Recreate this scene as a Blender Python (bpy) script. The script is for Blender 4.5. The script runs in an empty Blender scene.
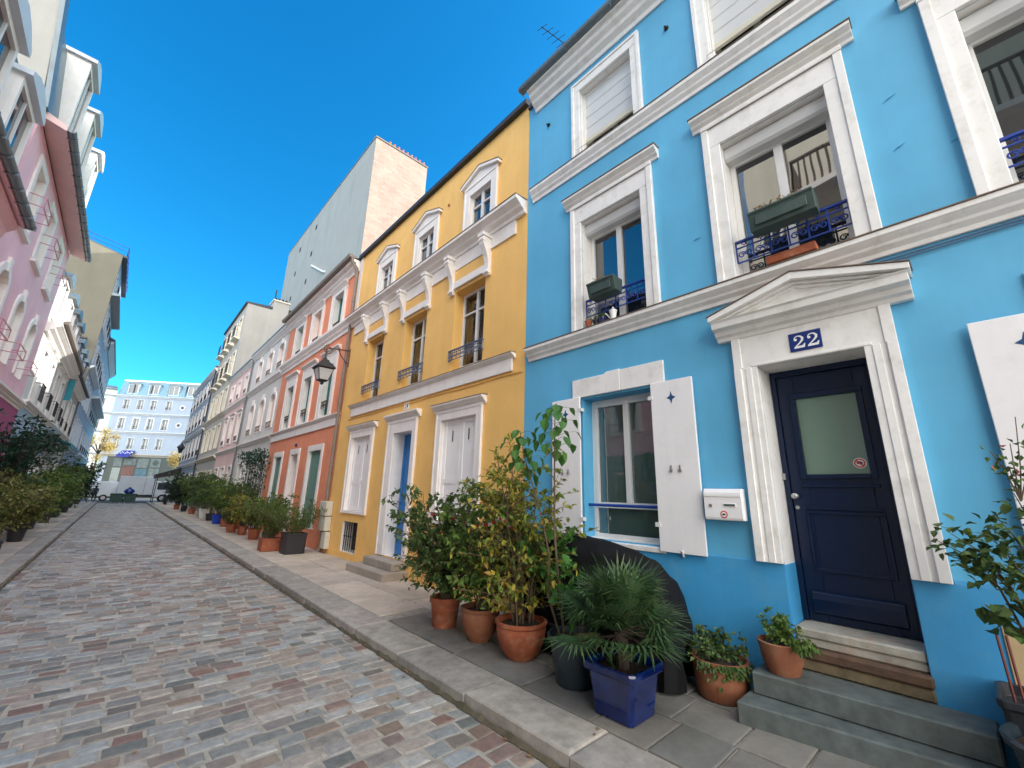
import bpy, bmesh, math, random
from mathutils import Vector, Matrix
R = math.radians
scene = bpy.context.scene
COL = scene.collection
ZV = Vector((0, 0, 1))

# ------------------------------------------------------------------ colours / materials
def lin(c):
    c = c / 255.0
    return c / 12.92 if c <= 0.04045 else ((c + 0.055) / 1.055) ** 2.4
def rgb(r, g, b): return (lin(r), lin(g), lin(b), 1.0)

def new_mat(name):
    m = bpy.data.materials.new(name); m.use_nodes = True
    nt = m.node_tree
    return m, nt, nt.nodes['Principled BSDF']
def N(nt, kind, **kw):
    n = nt.nodes.new(kind)
    for k, v in kw.items():
        if k in n.inputs: n.inputs[k].default_value = v
        else: setattr(n, k, v)
    return n
def coords(nt, scale=1.0):
    g = N(nt, 'ShaderNodeNewGeometry')
    return g.outputs['Position']

def surf(name, col, rough=.7, var=.10, nscale=3.0, fine=60.0, bump=.15, bdist=.004, dirt=None, dirt_amt=.0, dscale=.9,
         metallic=0.0, spec=.5, streak=False, coat=0.0):
    """painted / rendered / stone surface: colour drifting in soft patches, fine grain relief, optional stains"""
    m, nt, b = new_mat(name)
    pos = coords(nt)
    n1 = N(nt, 'ShaderNodeTexNoise', Scale=nscale, Detail=6.0, Roughness=.62)
    nt.links.new(pos, n1.inputs['Vector'])
    hi = tuple(min(1, c * (1 + var)) for c in col[:3]) + (1,)
    lo = tuple(c * (1 - var) for c in col[:3]) + (1,)
    ramp = N(nt, 'ShaderNodeValToRGB')
    ramp.color_ramp.elements[0].position = .32; ramp.color_ramp.elements[0].color = lo
    ramp.color_ramp.elements[1].position = .68; ramp.color_ramp.elements[1].color = hi
    nt.links.new(n1.outputs['Fac'], ramp.inputs['Fac'])
    cout = ramp.outputs['Color']
    if dirt is not None:
        n2 = N(nt, 'ShaderNodeTexNoise', Scale=dscale, Detail=9.0, Roughness=.68)
        if streak:
            mp = N(nt, 'ShaderNodeMapping'); mp.inputs['Scale'].default_value = (2.2, 2.2, .25)
            nt.links.new(pos, mp.inputs['Vector']); nt.links.new(mp.outputs[0], n2.inputs['Vector'])
        else:
            nt.links.new(pos, n2.inputs['Vector'])
        r2 = N(nt, 'ShaderNodeValToRGB')
        r2.color_ramp.elements[0].position = .50; r2.color_ramp.elements[0].color = (0, 0, 0, 1)
        r2.color_ramp.elements[1].position = .74; r2.color_ramp.elements[1].color = (dirt_amt,) * 3 + (1,)
        nt.links.new(n2.outputs['Fac'], r2.inputs['Fac'])
        mx = N(nt, 'ShaderNodeMix', data_type='RGBA')
        nt.links.new(r2.outputs['Color'], mx.inputs[0]); nt.links.new(cout, mx.inputs[6]); mx.inputs[7].default_value = dirt
        cout = mx.outputs[2]
    nt.links.new(cout, b.inputs['Base Color'])
    b.inputs['Roughness'].default_value = rough
    b.inputs['Metallic'].default_value = metallic
    b.inputs['Specular IOR Level'].default_value = spec
    if coat: b.inputs['Coat Weight'].default_value = coat
    if bump:
        n3 = N(nt, 'ShaderNodeTexNoise', Scale=fine, Detail=4.0)
        nt.links.new(pos, n3.inputs['Vector'])
        bp = N(nt, 'ShaderNodeBump', Strength=bump, Distance=bdist)
        nt.links.new(n3.outputs['Fac'], bp.inputs['Height']); nt.links.new(bp.outputs[0], b.inputs['Normal'])
    return m

def weather(m, amt=.10, streak=.08):
    """faint rain streaks and broad uneven patches in a painted wall"""
    nt = m.node_tree; b = nt.nodes['Principled BSDF']; src = b.inputs['Base Color'].links[0].from_socket
    pos = coords(nt); mp = N(nt, 'ShaderNodeMapping'); mp.inputs['Scale'].default_value = (5.0, 5.0, .28); nt.links.new(pos, mp.inputs['Vector'])
    n1 = N(nt, 'ShaderNodeTexNoise', Scale=1.0, Detail=8.0, Roughness=.7); nt.links.new(mp.outputs[0], n1.inputs['Vector'])
    n2 = N(nt, 'ShaderNodeTexNoise', Scale=.55, Detail=5.0, Roughness=.6); nt.links.new(pos, n2.inputs['Vector'])
    q1 = N(nt, 'ShaderNodeMapRange'); q1.inputs['From Min'].default_value = .35; q1.inputs['From Max'].default_value = .7; q1.inputs['To Min'].default_value = 1 + streak * .5; q1.inputs['To Max'].default_value = 1 - streak; nt.links.new(n1.outputs['Fac'], q1.inputs['Value'])
    q2 = N(nt, 'ShaderNodeMapRange'); q2.inputs['From Min'].default_value = .3; q2.inputs['From Max'].default_value = .7; q2.inputs['To Min'].default_value = 1 - amt; q2.inputs['To Max'].default_value = 1 + amt; nt.links.new(n2.outputs['Fac'], q2.inputs['Value'])
    mm = N(nt, 'ShaderNodeMath', operation='MULTIPLY'); nt.links.new(q1.outputs[0], mm.inputs[0]); nt.links.new(q2.outputs[0], mm.inputs[1])
    sc = N(nt, 'ShaderNodeVectorMath', operation='SCALE'); nt.links.new(src, sc.inputs[0]); nt.links.new(mm.outputs[0], sc.inputs['Scale']); nt.links.new(sc.outputs[0], b.inputs['Base Color'])
    return m

def glass(name, col, ior=2.2, rough=.02, wave=.02):
    m, nt, b = new_mat(name)
    pos = coords(nt)
    b.inputs['Base Color'].default_value = col; b.inputs['Roughness'].default_value = rough; b.inputs['IOR'].default_value = ior
    n = N(nt, 'ShaderNodeTexNoise', Scale=1.3, Detail=1.0); nt.links.new(pos, n.inputs['Vector'])
    bp = N(nt, 'ShaderNodeBump', Strength=wave, Distance=.3); nt.links.new(n.outputs['Fac'], bp.inputs['Height'])
    nt.links.new(bp.outputs[0], b.inputs['Normal'])
    return m

def islands(name, cols, rough=.7, bump=.3, fine=40.0, bdist=.004, mottle=.25, msc=14.0, spec=.5, transl=0.0, macro=0.0):
    """one colour per separate piece (sett, slab, leaf) drawn from a palette"""
    m, nt, b = new_mat(name)
    g = N(nt, 'ShaderNodeNewGeometry')
    ramp = N(nt, 'ShaderNodeValToRGB'); ramp.color_ramp.interpolation = 'LINEAR'
    els = ramp.color_ramp.elements
    while len(els) < len(cols): els.new(.5)
    for i, c in enumerate(cols):
        els[i].position = i / max(1, len(cols) - 1); els[i].color = c
    nt.links.new(g.outputs['Random Per Island'], ramp.inputs['Fac'])
    cout = ramp.outputs['Color']
    n = N(nt, 'ShaderNodeTexNoise', Scale=msc, Detail=6.0, Roughness=.7); nt.links.new(g.outputs['Position'], n.inputs['Vector'])
    if mottle:
        mr = N(nt, 'ShaderNodeMapRange'); mr.inputs['From Min'].default_value = .3; mr.inputs['From Max'].default_value = .7
        mr.inputs['To Min'].default_value = 1 - mottle; mr.inputs['To Max'].default_value = 1 + mottle
        nt.links.new(n.outputs['Fac'], mr.inputs['Value'])
        mul = N(nt, 'ShaderNodeVectorMath', operation='SCALE')
        nt.links.new(cout, mul.inputs[0]); nt.links.new(mr.outputs[0], mul.inputs['Scale'])
        cout = mul.outputs[0]
    if macro:
        nm = N(nt, 'ShaderNodeTexNoise', Scale=.8, Detail=7.0, Roughness=.65); nt.links.new(g.outputs['Position'], nm.inputs['Vector'])
        mq = N(nt, 'ShaderNodeMapRange'); mq.inputs['From Min'].default_value = .32; mq.inputs['From Max'].default_value = .68
        mq.inputs['To Min'].default_value = 1 - macro; mq.inputs['To Max'].default_value = 1 + macro * .6; nt.links.new(nm.outputs['Fac'], mq.inputs['Value'])
        m2 = N(nt, 'ShaderNodeVectorMath', operation='SCALE'); nt.links.new(cout, m2.inputs[0]); nt.links.new(mq.outputs[0], m2.inputs['Scale']); cout = m2.outputs[0]
    nt.links.new(cout, b.inputs['Base Color'])
    b.inputs['Roughness'].default_value = rough; b.inputs['Specular IOR Level'].default_value = spec
    if bump:
        n3 = N(nt, 'ShaderNodeTexNoise', Scale=fine, Detail=5.0); nt.links.new(g.outputs['Position'], n3.inputs['Vector'])
        bp = N(nt, 'ShaderNodeBump', Strength=bump, Distance=bdist)
        nt.links.new(n3.outputs['Fac'], bp.inputs['Height']); nt.links.new(bp.outputs[0], b.inputs['Normal'])
    if transl:
        t = N(nt, 'ShaderNodeBsdfTranslucent'); nt.links.new(cout, t.inputs['Color'])
        mx = N(nt, 'ShaderNodeMixShader'); mx.inputs[0].default_value = transl
        nt.links.new(b.outputs[0], mx.inputs[1]); nt.links.new(t.outputs[0], mx.inputs[2])
        nt.links.new(mx.outputs[0], nt.nodes['Material Output'].inputs['Surface'])
    return m

M = {}
M['blue'] = surf('blue_render', rgb(92, 174, 214), .62, .04, 1.1, 90, .18, dirt=rgb(104, 178, 212), dirt_amt=.35, dscale=1.3)
M['blue_low'] = surf('blue_plinth', rgb(64, 156, 210), .6, .05, 1.6, 70, .22, dirt=rgb(120, 170, 190), dirt_amt=.3, dscale=3)
M['yellow'] = surf('yellow_render', rgb(240, 192, 112), .75, .05, 1.2, 90, .2, dirt=rgb(224, 172, 94), dirt_amt=.35, dscale=1.0)
M['coral'] = surf('coral_render', rgb(232, 148, 112), .78, .07, 1.3, 80, .2, dirt=rgb(214, 130, 98), dirt_amt=.4)
M['white'] = surf('white_paint', rgb(238, 236, 232), .55, .03, 2.2, 70, .08, dirt=rgb(188, 182, 168), dirt_amt=.5, dscale=6.0)
M['white2'] = surf('white_trim', rgb(238, 233, 228), .65, .03, 2.0, 60, .10, dirt=rgb(190, 184, 172), dirt_amt=.3, dscale=2.5)
M['shutter'] = surf('white_shutter', rgb(240, 238, 238), .5, .02, 4, 40, .05, dirt=rgb(190, 188, 184), dirt_amt=.25, dscale=4)
M['pvc'] = surf('window_frame_white', rgb(222, 222, 220), .4, .02, 3, 40, .02)
M['lead'] = surf('lead_cap', rgb(120, 104, 92), .6, .12, 8, 50, .15)
M['zinc'] = surf('zinc_sheet', rgb(112, 124, 130), .42, .10, 3, 30, .06, metallic=.35, dirt=rgb(96, 104, 110), dirt_amt=.5, dscale=2)
M['slate'] = surf('slate_roof', rgb(70, 74, 80), .6, .15, 5, 40, .2)
M['darkedge'] = surf('dark_roof_edge', rgb(52, 52, 56), .5, .15, 6, 40, .1)
M['navy'] = surf('navy_door_paint', rgb(3, 26, 58), .34, .05, 2, 40, .03, coat=.15, spec=.35)
M['royal'] = surf('royal_blue_iron', rgb(26, 62, 150), .4, .06, 6, 60, .05)
M['blue_door'] = surf('blue_door_paint', rgb(24, 112, 184), .45, .06, 3, 40, .05)
M['grey_iron'] = surf('grey_blue_iron', rgb(92, 104, 128), .5, .08, 6, 60, .05)
M['iron'] = surf('dark_iron', rgb(44, 42, 44), .5, .1, 8, 60, .1)
M['brown_iron'] = surf('brown_iron', rgb(84, 62, 56), .55, .1, 8, 60, .1)
M['teal'] = surf('teal_shutter', rgb(26, 112, 108), .6, .08, 4, 40, .1)
M['sage'] = surf('sage_shutter', rgb(104, 140, 130), .65, .06, 4, 40, .1)
M['peach'] = surf('peach_panel', rgb(226, 176, 150), .7, .05, 3, 40, .05)
M['palepink'] = surf('pale_pink_panel', rgb(230, 208, 202), .7, .05, 3, 40, .05)
M['dkgreen'] = surf('dark_green_shutter', rgb(44, 66, 58), .6, .1, 4, 40, .1)
M['glass'] = glass('window_glass', (.012, .016, .018, 1), 2.3)
M['glass_low'] = glass('window_glass_clear', (.050, .085, .082, 1), 2.3)
M['glass_door'] = glass('frosted_glass', rgb(112, 138, 124), 1.8, .12)
M['glass_far'] = glass('distant_glass', (.02, .028, .035, 1), 2.2, .08)
M['glass_dim'] = glass('brown_glass', (.085, .070, .045, 1), 1.8, .05)
def clear_glass(name):
    m, nt, b = new_mat(name); out = nt.nodes['Material Output']; nt.nodes.remove(b)
    gl = N(nt, 'ShaderNodeBsdfGlossy', Roughness=.02); tr = N(nt, 'ShaderNodeBsdfTransparent', Color=(.80, .84, .82, 1)); fr = N(nt, 'ShaderNodeFresnel', IOR=2.1); mx = N(nt, 'ShaderNodeMixShader')
    pos = coords(nt); n = N(nt, 'ShaderNodeTexNoise', Scale=1.3, Detail=1.0); nt.links.new(pos, n.inputs['Vector']); bp = N(nt, 'ShaderNodeBump', Strength=.03, Distance=.3); nt.links.new(n.outputs['Fac'], bp.inputs['Height']); nt.links.new(bp.outputs[0], gl.inputs['Normal'])
    nt.links.new(fr.outputs[0], mx.inputs[0]); nt.links.new(tr.outputs[0], mx.inputs[1]); nt.links.new(gl.outputs[0], mx.inputs[2]); nt.links.new(mx.outputs[0], out.inputs['Surface']); return m
M['glass_see'] = clear_glass('clear_window_glass')
M['curtain'] = surf('linen_curtain', rgb(214, 206, 194), .9, .05, 6, 60, .1)
M['room'] = surf('room_wall', rgb(150, 128, 100), .9, .08, 2, 40, .0)
M['plaque'] = surf('blue_enamel', rgb(22, 48, 118), .25, .04, 10, 60, .0)
M['ink'] = surf('white_enamel', rgb(236, 236, 232), .3, .01, 5, 50, 0)
M['red'] = surf('red_paint', rgb(200, 40, 36), .4, .04, 8, 60, 0)
M['stone'] = surf('granite_step', rgb(92, 100, 98), .8, .26, 9, 130, .5, .004, dirt=rgb(82, 78, 66), dirt_amt=.7, dscale=3)
M['threshold'] = surf('worn_stone', rgb(168, 164, 152), .8, .22, 7, 60, .5, .006, dirt=rgb(168, 118, 82), dirt_amt=.75, dscale=5)
M['brownstone'] = surf('brown_stone', rgb(92, 70, 54), .85, .35, 7, 50, .5, .006, dirt=rgb(52, 40, 32), dirt_amt=.7, dscale=4)
M['creamstone'] = surf('cream_stone', rgb(128, 114, 88), .85, .3, 7, 50, .5, .006, dirt=rgb(70, 66, 54), dirt_amt=.8, dscale=4)
M['kerb'] = islands('granite_kerb', [rgb(150, 146, 138), rgb(168, 162, 152), rgb(140, 136, 130), rgb(172, 164, 156)], .8, .5, 110, .004, .28, 7, macro=.22)
M['slab'] = islands('pavement_slab', [rgb(114, 114, 109), rgb(130, 126, 118), rgb(118, 119, 115), rgb(134, 128, 119), rgb(106, 108, 105)], .8, .45, 120, .004, .22, 4, macro=.25)
M['concrete'] = islands('pavement_concrete', [rgb(182, 170, 156), rgb(192, 180, 166), rgb(176, 166, 154)], .85, .35, 110, .003, .2, 2.2, macro=.18)
M['sett'] = islands('cobble_setts', [rgb(146, 151, 151), rgb(176, 174, 167), rgb(106, 108, 103), rgb(160, 163, 160), rgb(126, 108, 94), rgb(170, 160, 147), rgb(112, 104, 95),
                                    rgb(156, 162, 163), rgb(144, 124, 108), rgb(182, 178, 170), rgb(136, 138, 135), rgb(132, 104, 93), rgb(166, 157, 147), rgb(104, 108, 105), rgb(168, 168, 164)], .66, .6, 55, .005, .28, 14, macro=.16)
M['mortar'] = surf('sand_joint', rgb(168, 162, 150), .95, .2, 12, 90, .6, .006, dirt=rgb(84, 76, 62), dirt_amt=.6, dscale=2)
M['gutterdirt'] = surf('gutter_dirt', rgb(96, 88, 72), .95, .35, 9, 60, .6, .006, dirt=rgb(64, 74, 40), dirt_amt=.6, dscale=3)
M['asphalt'] = surf('asphalt', rgb(74, 74, 76), .9, .12, 4, 150, .4)
M['earth'] = surf('bare_ground', rgb(120, 114, 104), .95, .2, .4, 20, .3)
M['terra'] = surf('terracotta', rgb(156, 84, 54), .75, .18, 6, 60, .2, dirt=rgb(190, 150, 120), dirt_amt=.6, dscale=7)
M['terra_pale'] = surf('pale_terracotta', rgb(146, 90, 62), .8, .18, 6, 60, .25, dirt=rgb(140, 122, 100), dirt_amt=.7, dscale=6)
M['glaze_dark'] = surf('dark_glaze', rgb(44, 56, 64), .28, .15, 5, 40, .05, dirt=rgb(90, 98, 96), dirt_amt=.35, dscale=6)
M['glaze_blue'] = surf('cobalt_glaze', rgb(6, 30, 88), .14, .4, 4, 30, .04, coat=.7, dirt=rgb(14, 60, 130), dirt_amt=.6, dscale=4)
M['plastic_dark'] = surf('dark_planter', rgb(44, 46, 50), .45, .1, 5, 40, .08)
M['plastic_green'] = surf('green_planter', rgb(62, 82, 78), .55, .12, 6, 50, .1, dirt=rgb(110, 116, 108), dirt_amt=.4, dscale=8)
M['bluepot'] = surf('bright_blue_pot', rgb(24, 70, 190), .35, .06, 5, 40, .05)
M['soil'] = surf('potting_soil', rgb(48, 38, 30), .95, .3, 20, 60, .8, .01)
M['bark'] = surf('woody_stem', rgb(96, 82, 64), .85, .25, 18, 60, .4)
M['bark_dk'] = surf('dark_bark', rgb(66, 54, 44), .9, .25, 14, 60, .4)
M['tarp'] = surf('black_tarpaulin', rgb(13, 13, 16), .7, .12, 5, 45, .2, spec=.25)
M['wood'] = surf('pale_board', rgb(196, 170, 128), .7, .1, 6, 40, .15)
M['bamboo'] = surf('red_cane', rgb(134, 72, 62), .6, .1, 12, 60, .1)
M['beige'] = surf('beige_render', rgb(168, 166, 160), .85, .06, .8, 40, .15, dirt=rgb(150, 146, 138), dirt_amt=.5, dscale=.5, streak=True)
M['beige_dk'] = surf('olive_beige_render', rgb(116, 112, 98), .85, .06, .8, 40, .15, dirt=rgb(100, 97, 84), dirt_amt=.5, dscale=.4, streak=True)
M['cream'] = surf('cream_render', rgb(226, 218, 200), .85, .05, .9, 40, .15, dirt=rgb(196, 186, 166), dirt_amt=.5, dscale=.6, streak=True)
M['greywall'] = surf('grey_render', rgb(146, 148, 146), .85, .05, .7, 30, .15, dirt=rgb(126, 131, 131), dirt_amt=.7, dscale=.5, streak=True)
M['palewall'] = surf('pale_render', rgb(214, 210, 204), .8, .05, 1.0, 40, .15, dirt=rgb(186, 182, 174), dirt_amt=.5, dscale=.7, streak=True)
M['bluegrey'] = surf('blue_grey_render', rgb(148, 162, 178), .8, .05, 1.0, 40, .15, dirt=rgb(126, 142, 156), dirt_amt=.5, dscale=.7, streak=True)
M['rose'] = surf('rose_render', rgb(224, 190, 186), .8, .05, 1.0, 40, .15, dirt=rgb(200, 168, 164), dirt_amt=.4, dscale=.7)
M['pink'] = surf('pink_render', rgb(238, 190, 198), .75, .04, 1.0, 60, .15, dirt=rgb(226, 178, 186), dirt_amt=.4, dscale=.8)
M['magenta'] = surf('magenta_render', rgb(160, 70, 112), .75, .05, 1.0, 60, .15)
M['redpaint'] = surf('red_ledge', rgb(200, 84, 98), .6, .05, 3, 60, .05)
M['greybase'] = surf('grey_base_render', rgb(128, 138, 142), .8, .06, 1.0, 50, .15)
M['tealpaint'] = surf('teal_paint', rgb(22, 132, 150), .55, .08, 4, 50, .05)
M['ltblue'] = surf('light_blue_base', rgb(158, 178, 196), .75, .08, 1.5, 50, .1)
M['vanwhite'] = surf('white_vehicle_paint', rgb(226, 228, 230), .3, .02, 2, 40, 0, coat=.4)
M['rubber'] = surf('tyre_rubber', rgb(26, 26, 28), .85, .1, 8, 60, .1)
M['canvas'] = surf('white_canvas', rgb(200, 206, 212), .8, .06, 1.5, 40, .1)
M['bin'] = surf('dark_green_bin', rgb(18, 60, 52), .5, .08, 4, 40, .05)
M['awning'] = surf('dark_awning', rgb(52, 48, 50), .8, .1, 4, 40, .1)
M['awning_blue'] = surf('blue_awning', rgb(18, 36, 130), .6, .05, 4, 40, .05)
M['shopfront'] = surf('green_grey_shopfront', rgb(58, 68, 66), .6, .1, 2, 30, .05)
M['poster_r'] = surf('red_poster', rgb(84, 54, 50), .5, .4, 2.2, 30, 0)
M['poster_b'] = surf('blue_poster', rgb(48, 84, 100), .5, .3, 2.0, 30, 0)
M['poster_g'] = surf('pale_poster', rgb(82, 96, 98), .5, .4, 2.4, 30, 0)
M['cloth_dark'] = surf('dark_clothes', rgb(40, 42, 52), .9, .15, 6, 60, .2)
M['skin'] = surf('skin', rgb(196, 146, 120), .6, .05, 6, 60, 0)
M['hair'] = surf('dark_hair', rgb(40, 30, 26), .8, .1, 20, 90, .2)
M['lampglass'] = glass('lantern_glass', rgb(196, 200, 204), 1.5, .1, 0)
M['steel'] = surf('brushed_steel', rgb(180, 182, 184), .35, .05, 8, 60, .03, metallic=.8)
M['cream_box'] = surf('cream_cabinet', rgb(204, 200, 186), .6, .06, 4, 40, .1, dirt=rgb(150, 142, 128), dirt_amt=.5, dscale=4)
M['pipe'] = surf('zinc_downpipe', rgb(128, 118, 108), .6, .12, 5, 40, .1)
M['roller'] = surf('roller_blind', rgb(214, 216, 216), .5, .02, 3, 40, 0)
M['rollerbar'] = surf('roller_blind_bar', rgb(206, 200, 176), .5, .03, 3, 40, 0)
M['rose_iron'] = surf('faded_rose_iron', rgb(190, 130, 140), .5, .06, 6, 60, .05)
M['star'] = surf('star_shadow_blue', rgb(30, 74, 118), .7, .05, 4, 40, 0)
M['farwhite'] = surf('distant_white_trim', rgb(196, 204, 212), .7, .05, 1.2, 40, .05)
M['dark'] = surf('dark_void', rgb(30, 30, 32), .9, .1, 4, 40, 0)
M['cloth_pink'] = surf('pink_cloth', rgb(226, 160, 180), .9, .1, 6, 60, .1)

for k_ in ('blue', 'blue_low', 'yellow', 'coral', 'pink'): weather(M[k_], .07, .045)
for k_ in ('white', 'white2', 'shutter'): weather(M[k_], .03, .05)
# brick gable of the tower
def brick():
    m, nt, b = new_mat('pale_brick')
    pos = coords(nt)
    mp = N(nt, 'ShaderNodeMapping'); mp.inputs['Rotation'].default_value = (R(90), 0, 0)
    nt.links.new(pos, mp.inputs['Vector'])
    br = N(nt, 'ShaderNodeTexBrick', Scale=1.0); br.offset = .5
    br.inputs['Brick Width'].default_value = .5; br.inputs['Row Height'].default_value = .17; br.inputs['Mortar Size'].default_value = .012
    br.inputs['Color1'].default_value = rgb(166, 142, 130); br.inputs['Color2'].default_value = rgb(152, 128, 116); br.inputs['Mortar'].default_value = rgb(166, 146, 136)
    nt.links.new(mp.outputs[0], br.inputs['Vector'])
    n = N(nt, 'ShaderNodeTexNoise', Scale=.9, Detail=8.0, Roughness=.7); nt.links.new(pos, n.inputs['Vector'])
    mr = N(nt, 'ShaderNodeMapRange'); mr.inputs['From Min'].default_value = .3; mr.inputs['From Max'].default_value = .7
    mr.inputs['To Min'].default_value = .82; mr.inputs['To Max'].default_value = 1.14
    nt.links.new(n.outputs['Fac'], mr.inputs['Value'])
    sc = N(nt, 'ShaderNodeVectorMath', operation='SCALE'); nt.links.new(br.outputs['Color'], sc.inputs[0]); nt.links.new(mr.outputs[0], sc.inputs['Scale'])
    nt.links.new(sc.outputs[0], b.inputs['Base Color']); b.inputs['Roughness'].default_value = .9
    bp = N(nt, 'ShaderNodeBump', Strength=.4, Distance=.02); nt.links.new(br.outputs['Fac'], bp.inputs['Height']); bp.invert = True
    nt.links.new(bp.outputs[0], b.inputs['Normal'])
    return m
M['brick'] = brick()

# leaf palettes
def leaf(name, cols, transl=.22, rough=.5): return islands(name, cols, rough, 0, 40, .002, .0, 10, .4, transl)
M['leaf_dark'] = leaf('dark_green_leaves', [rgb(46, 70, 34), rgb(80, 106, 50), rgb(62, 90, 44), rgb(104, 120, 62), rgb(54, 82, 44)])
M['leaf_mid'] = leaf('mid_green_leaves', [rgb(56, 88, 38), rgb(96, 124, 50), rgb(70, 102, 46), rgb(116, 138, 60), rgb(62, 94, 40)])
M['leaf_yellow'] = leaf('yellowing_leaves', [rgb(76, 110, 42), rgb(150, 152, 54), rgb(98, 130, 52), rgb(190, 170, 66), rgb(70, 104, 42), rgb(172, 138, 54), rgb(90, 124, 48)], .3)
M['leaf_bright'] = leaf('bright_green_leaves', [rgb(52, 100, 40), rgb(78, 128, 56), rgb(60, 110, 46), rgb(96, 138, 58)], .3)
M['leaf_bluegreen'] = leaf('blue_green_leaves', [rgb(26, 58, 46), rgb(42, 78, 60), rgb(34, 66, 50), rgb(50, 86, 66)])
M['leaf_olive'] = leaf('olive_leaves', [rgb(84, 94, 44), rgb(132, 134, 70), rgb(62, 80, 38), rgb(158, 154, 92), rgb(50, 72, 36), rgb(104, 110, 54)], .25)
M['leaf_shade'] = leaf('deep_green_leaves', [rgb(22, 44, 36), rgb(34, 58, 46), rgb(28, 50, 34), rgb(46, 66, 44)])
M['leaf_gold'] = leaf('golden_leaves', [rgb(196, 170, 96), rgb(214, 190, 120), rgb(176, 150, 80), rgb(204, 176, 110)], .35)
M['leaf_dry'] = leaf('dry_leaves', [rgb(150, 112, 74), rgb(176, 132, 92), rgb(120, 92, 62), rgb(140, 120, 72)], .25)
M['leaf_palm'] = leaf('palm_fronds', [rgb(46, 74, 46), rgb(72, 100, 60), rgb(56, 86, 54), rgb(92, 114, 68)], .12, .45)
M['leaf_palm_dry'] = leaf('dry_palm_fronds', [rgb(156, 150, 92), rgb(130, 130, 74), rgb(170, 158, 108)], .15)

# ------------------------------------------------------------------ frames and mesh builder
class Fr:
    def __init__(s, o, u, n): s.o, s.u, s.n = Vector(o), Vector(u).normalized(), Vector(n).normalized()
    def p(s, u, z, d): return s.o + s.u * u + s.n * d + ZV * z
RT = Fr((4.5, 0, 0), (0, 1, 0), (-1, 0, 0))
LT = Fr((-3.1, 0, 0), (0, 1, 0), (1, 0, 0))
WD = Fr((0, 0, 0), (1, 0, 0), (0, -1, 0))      # u = x, d = -y

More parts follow.
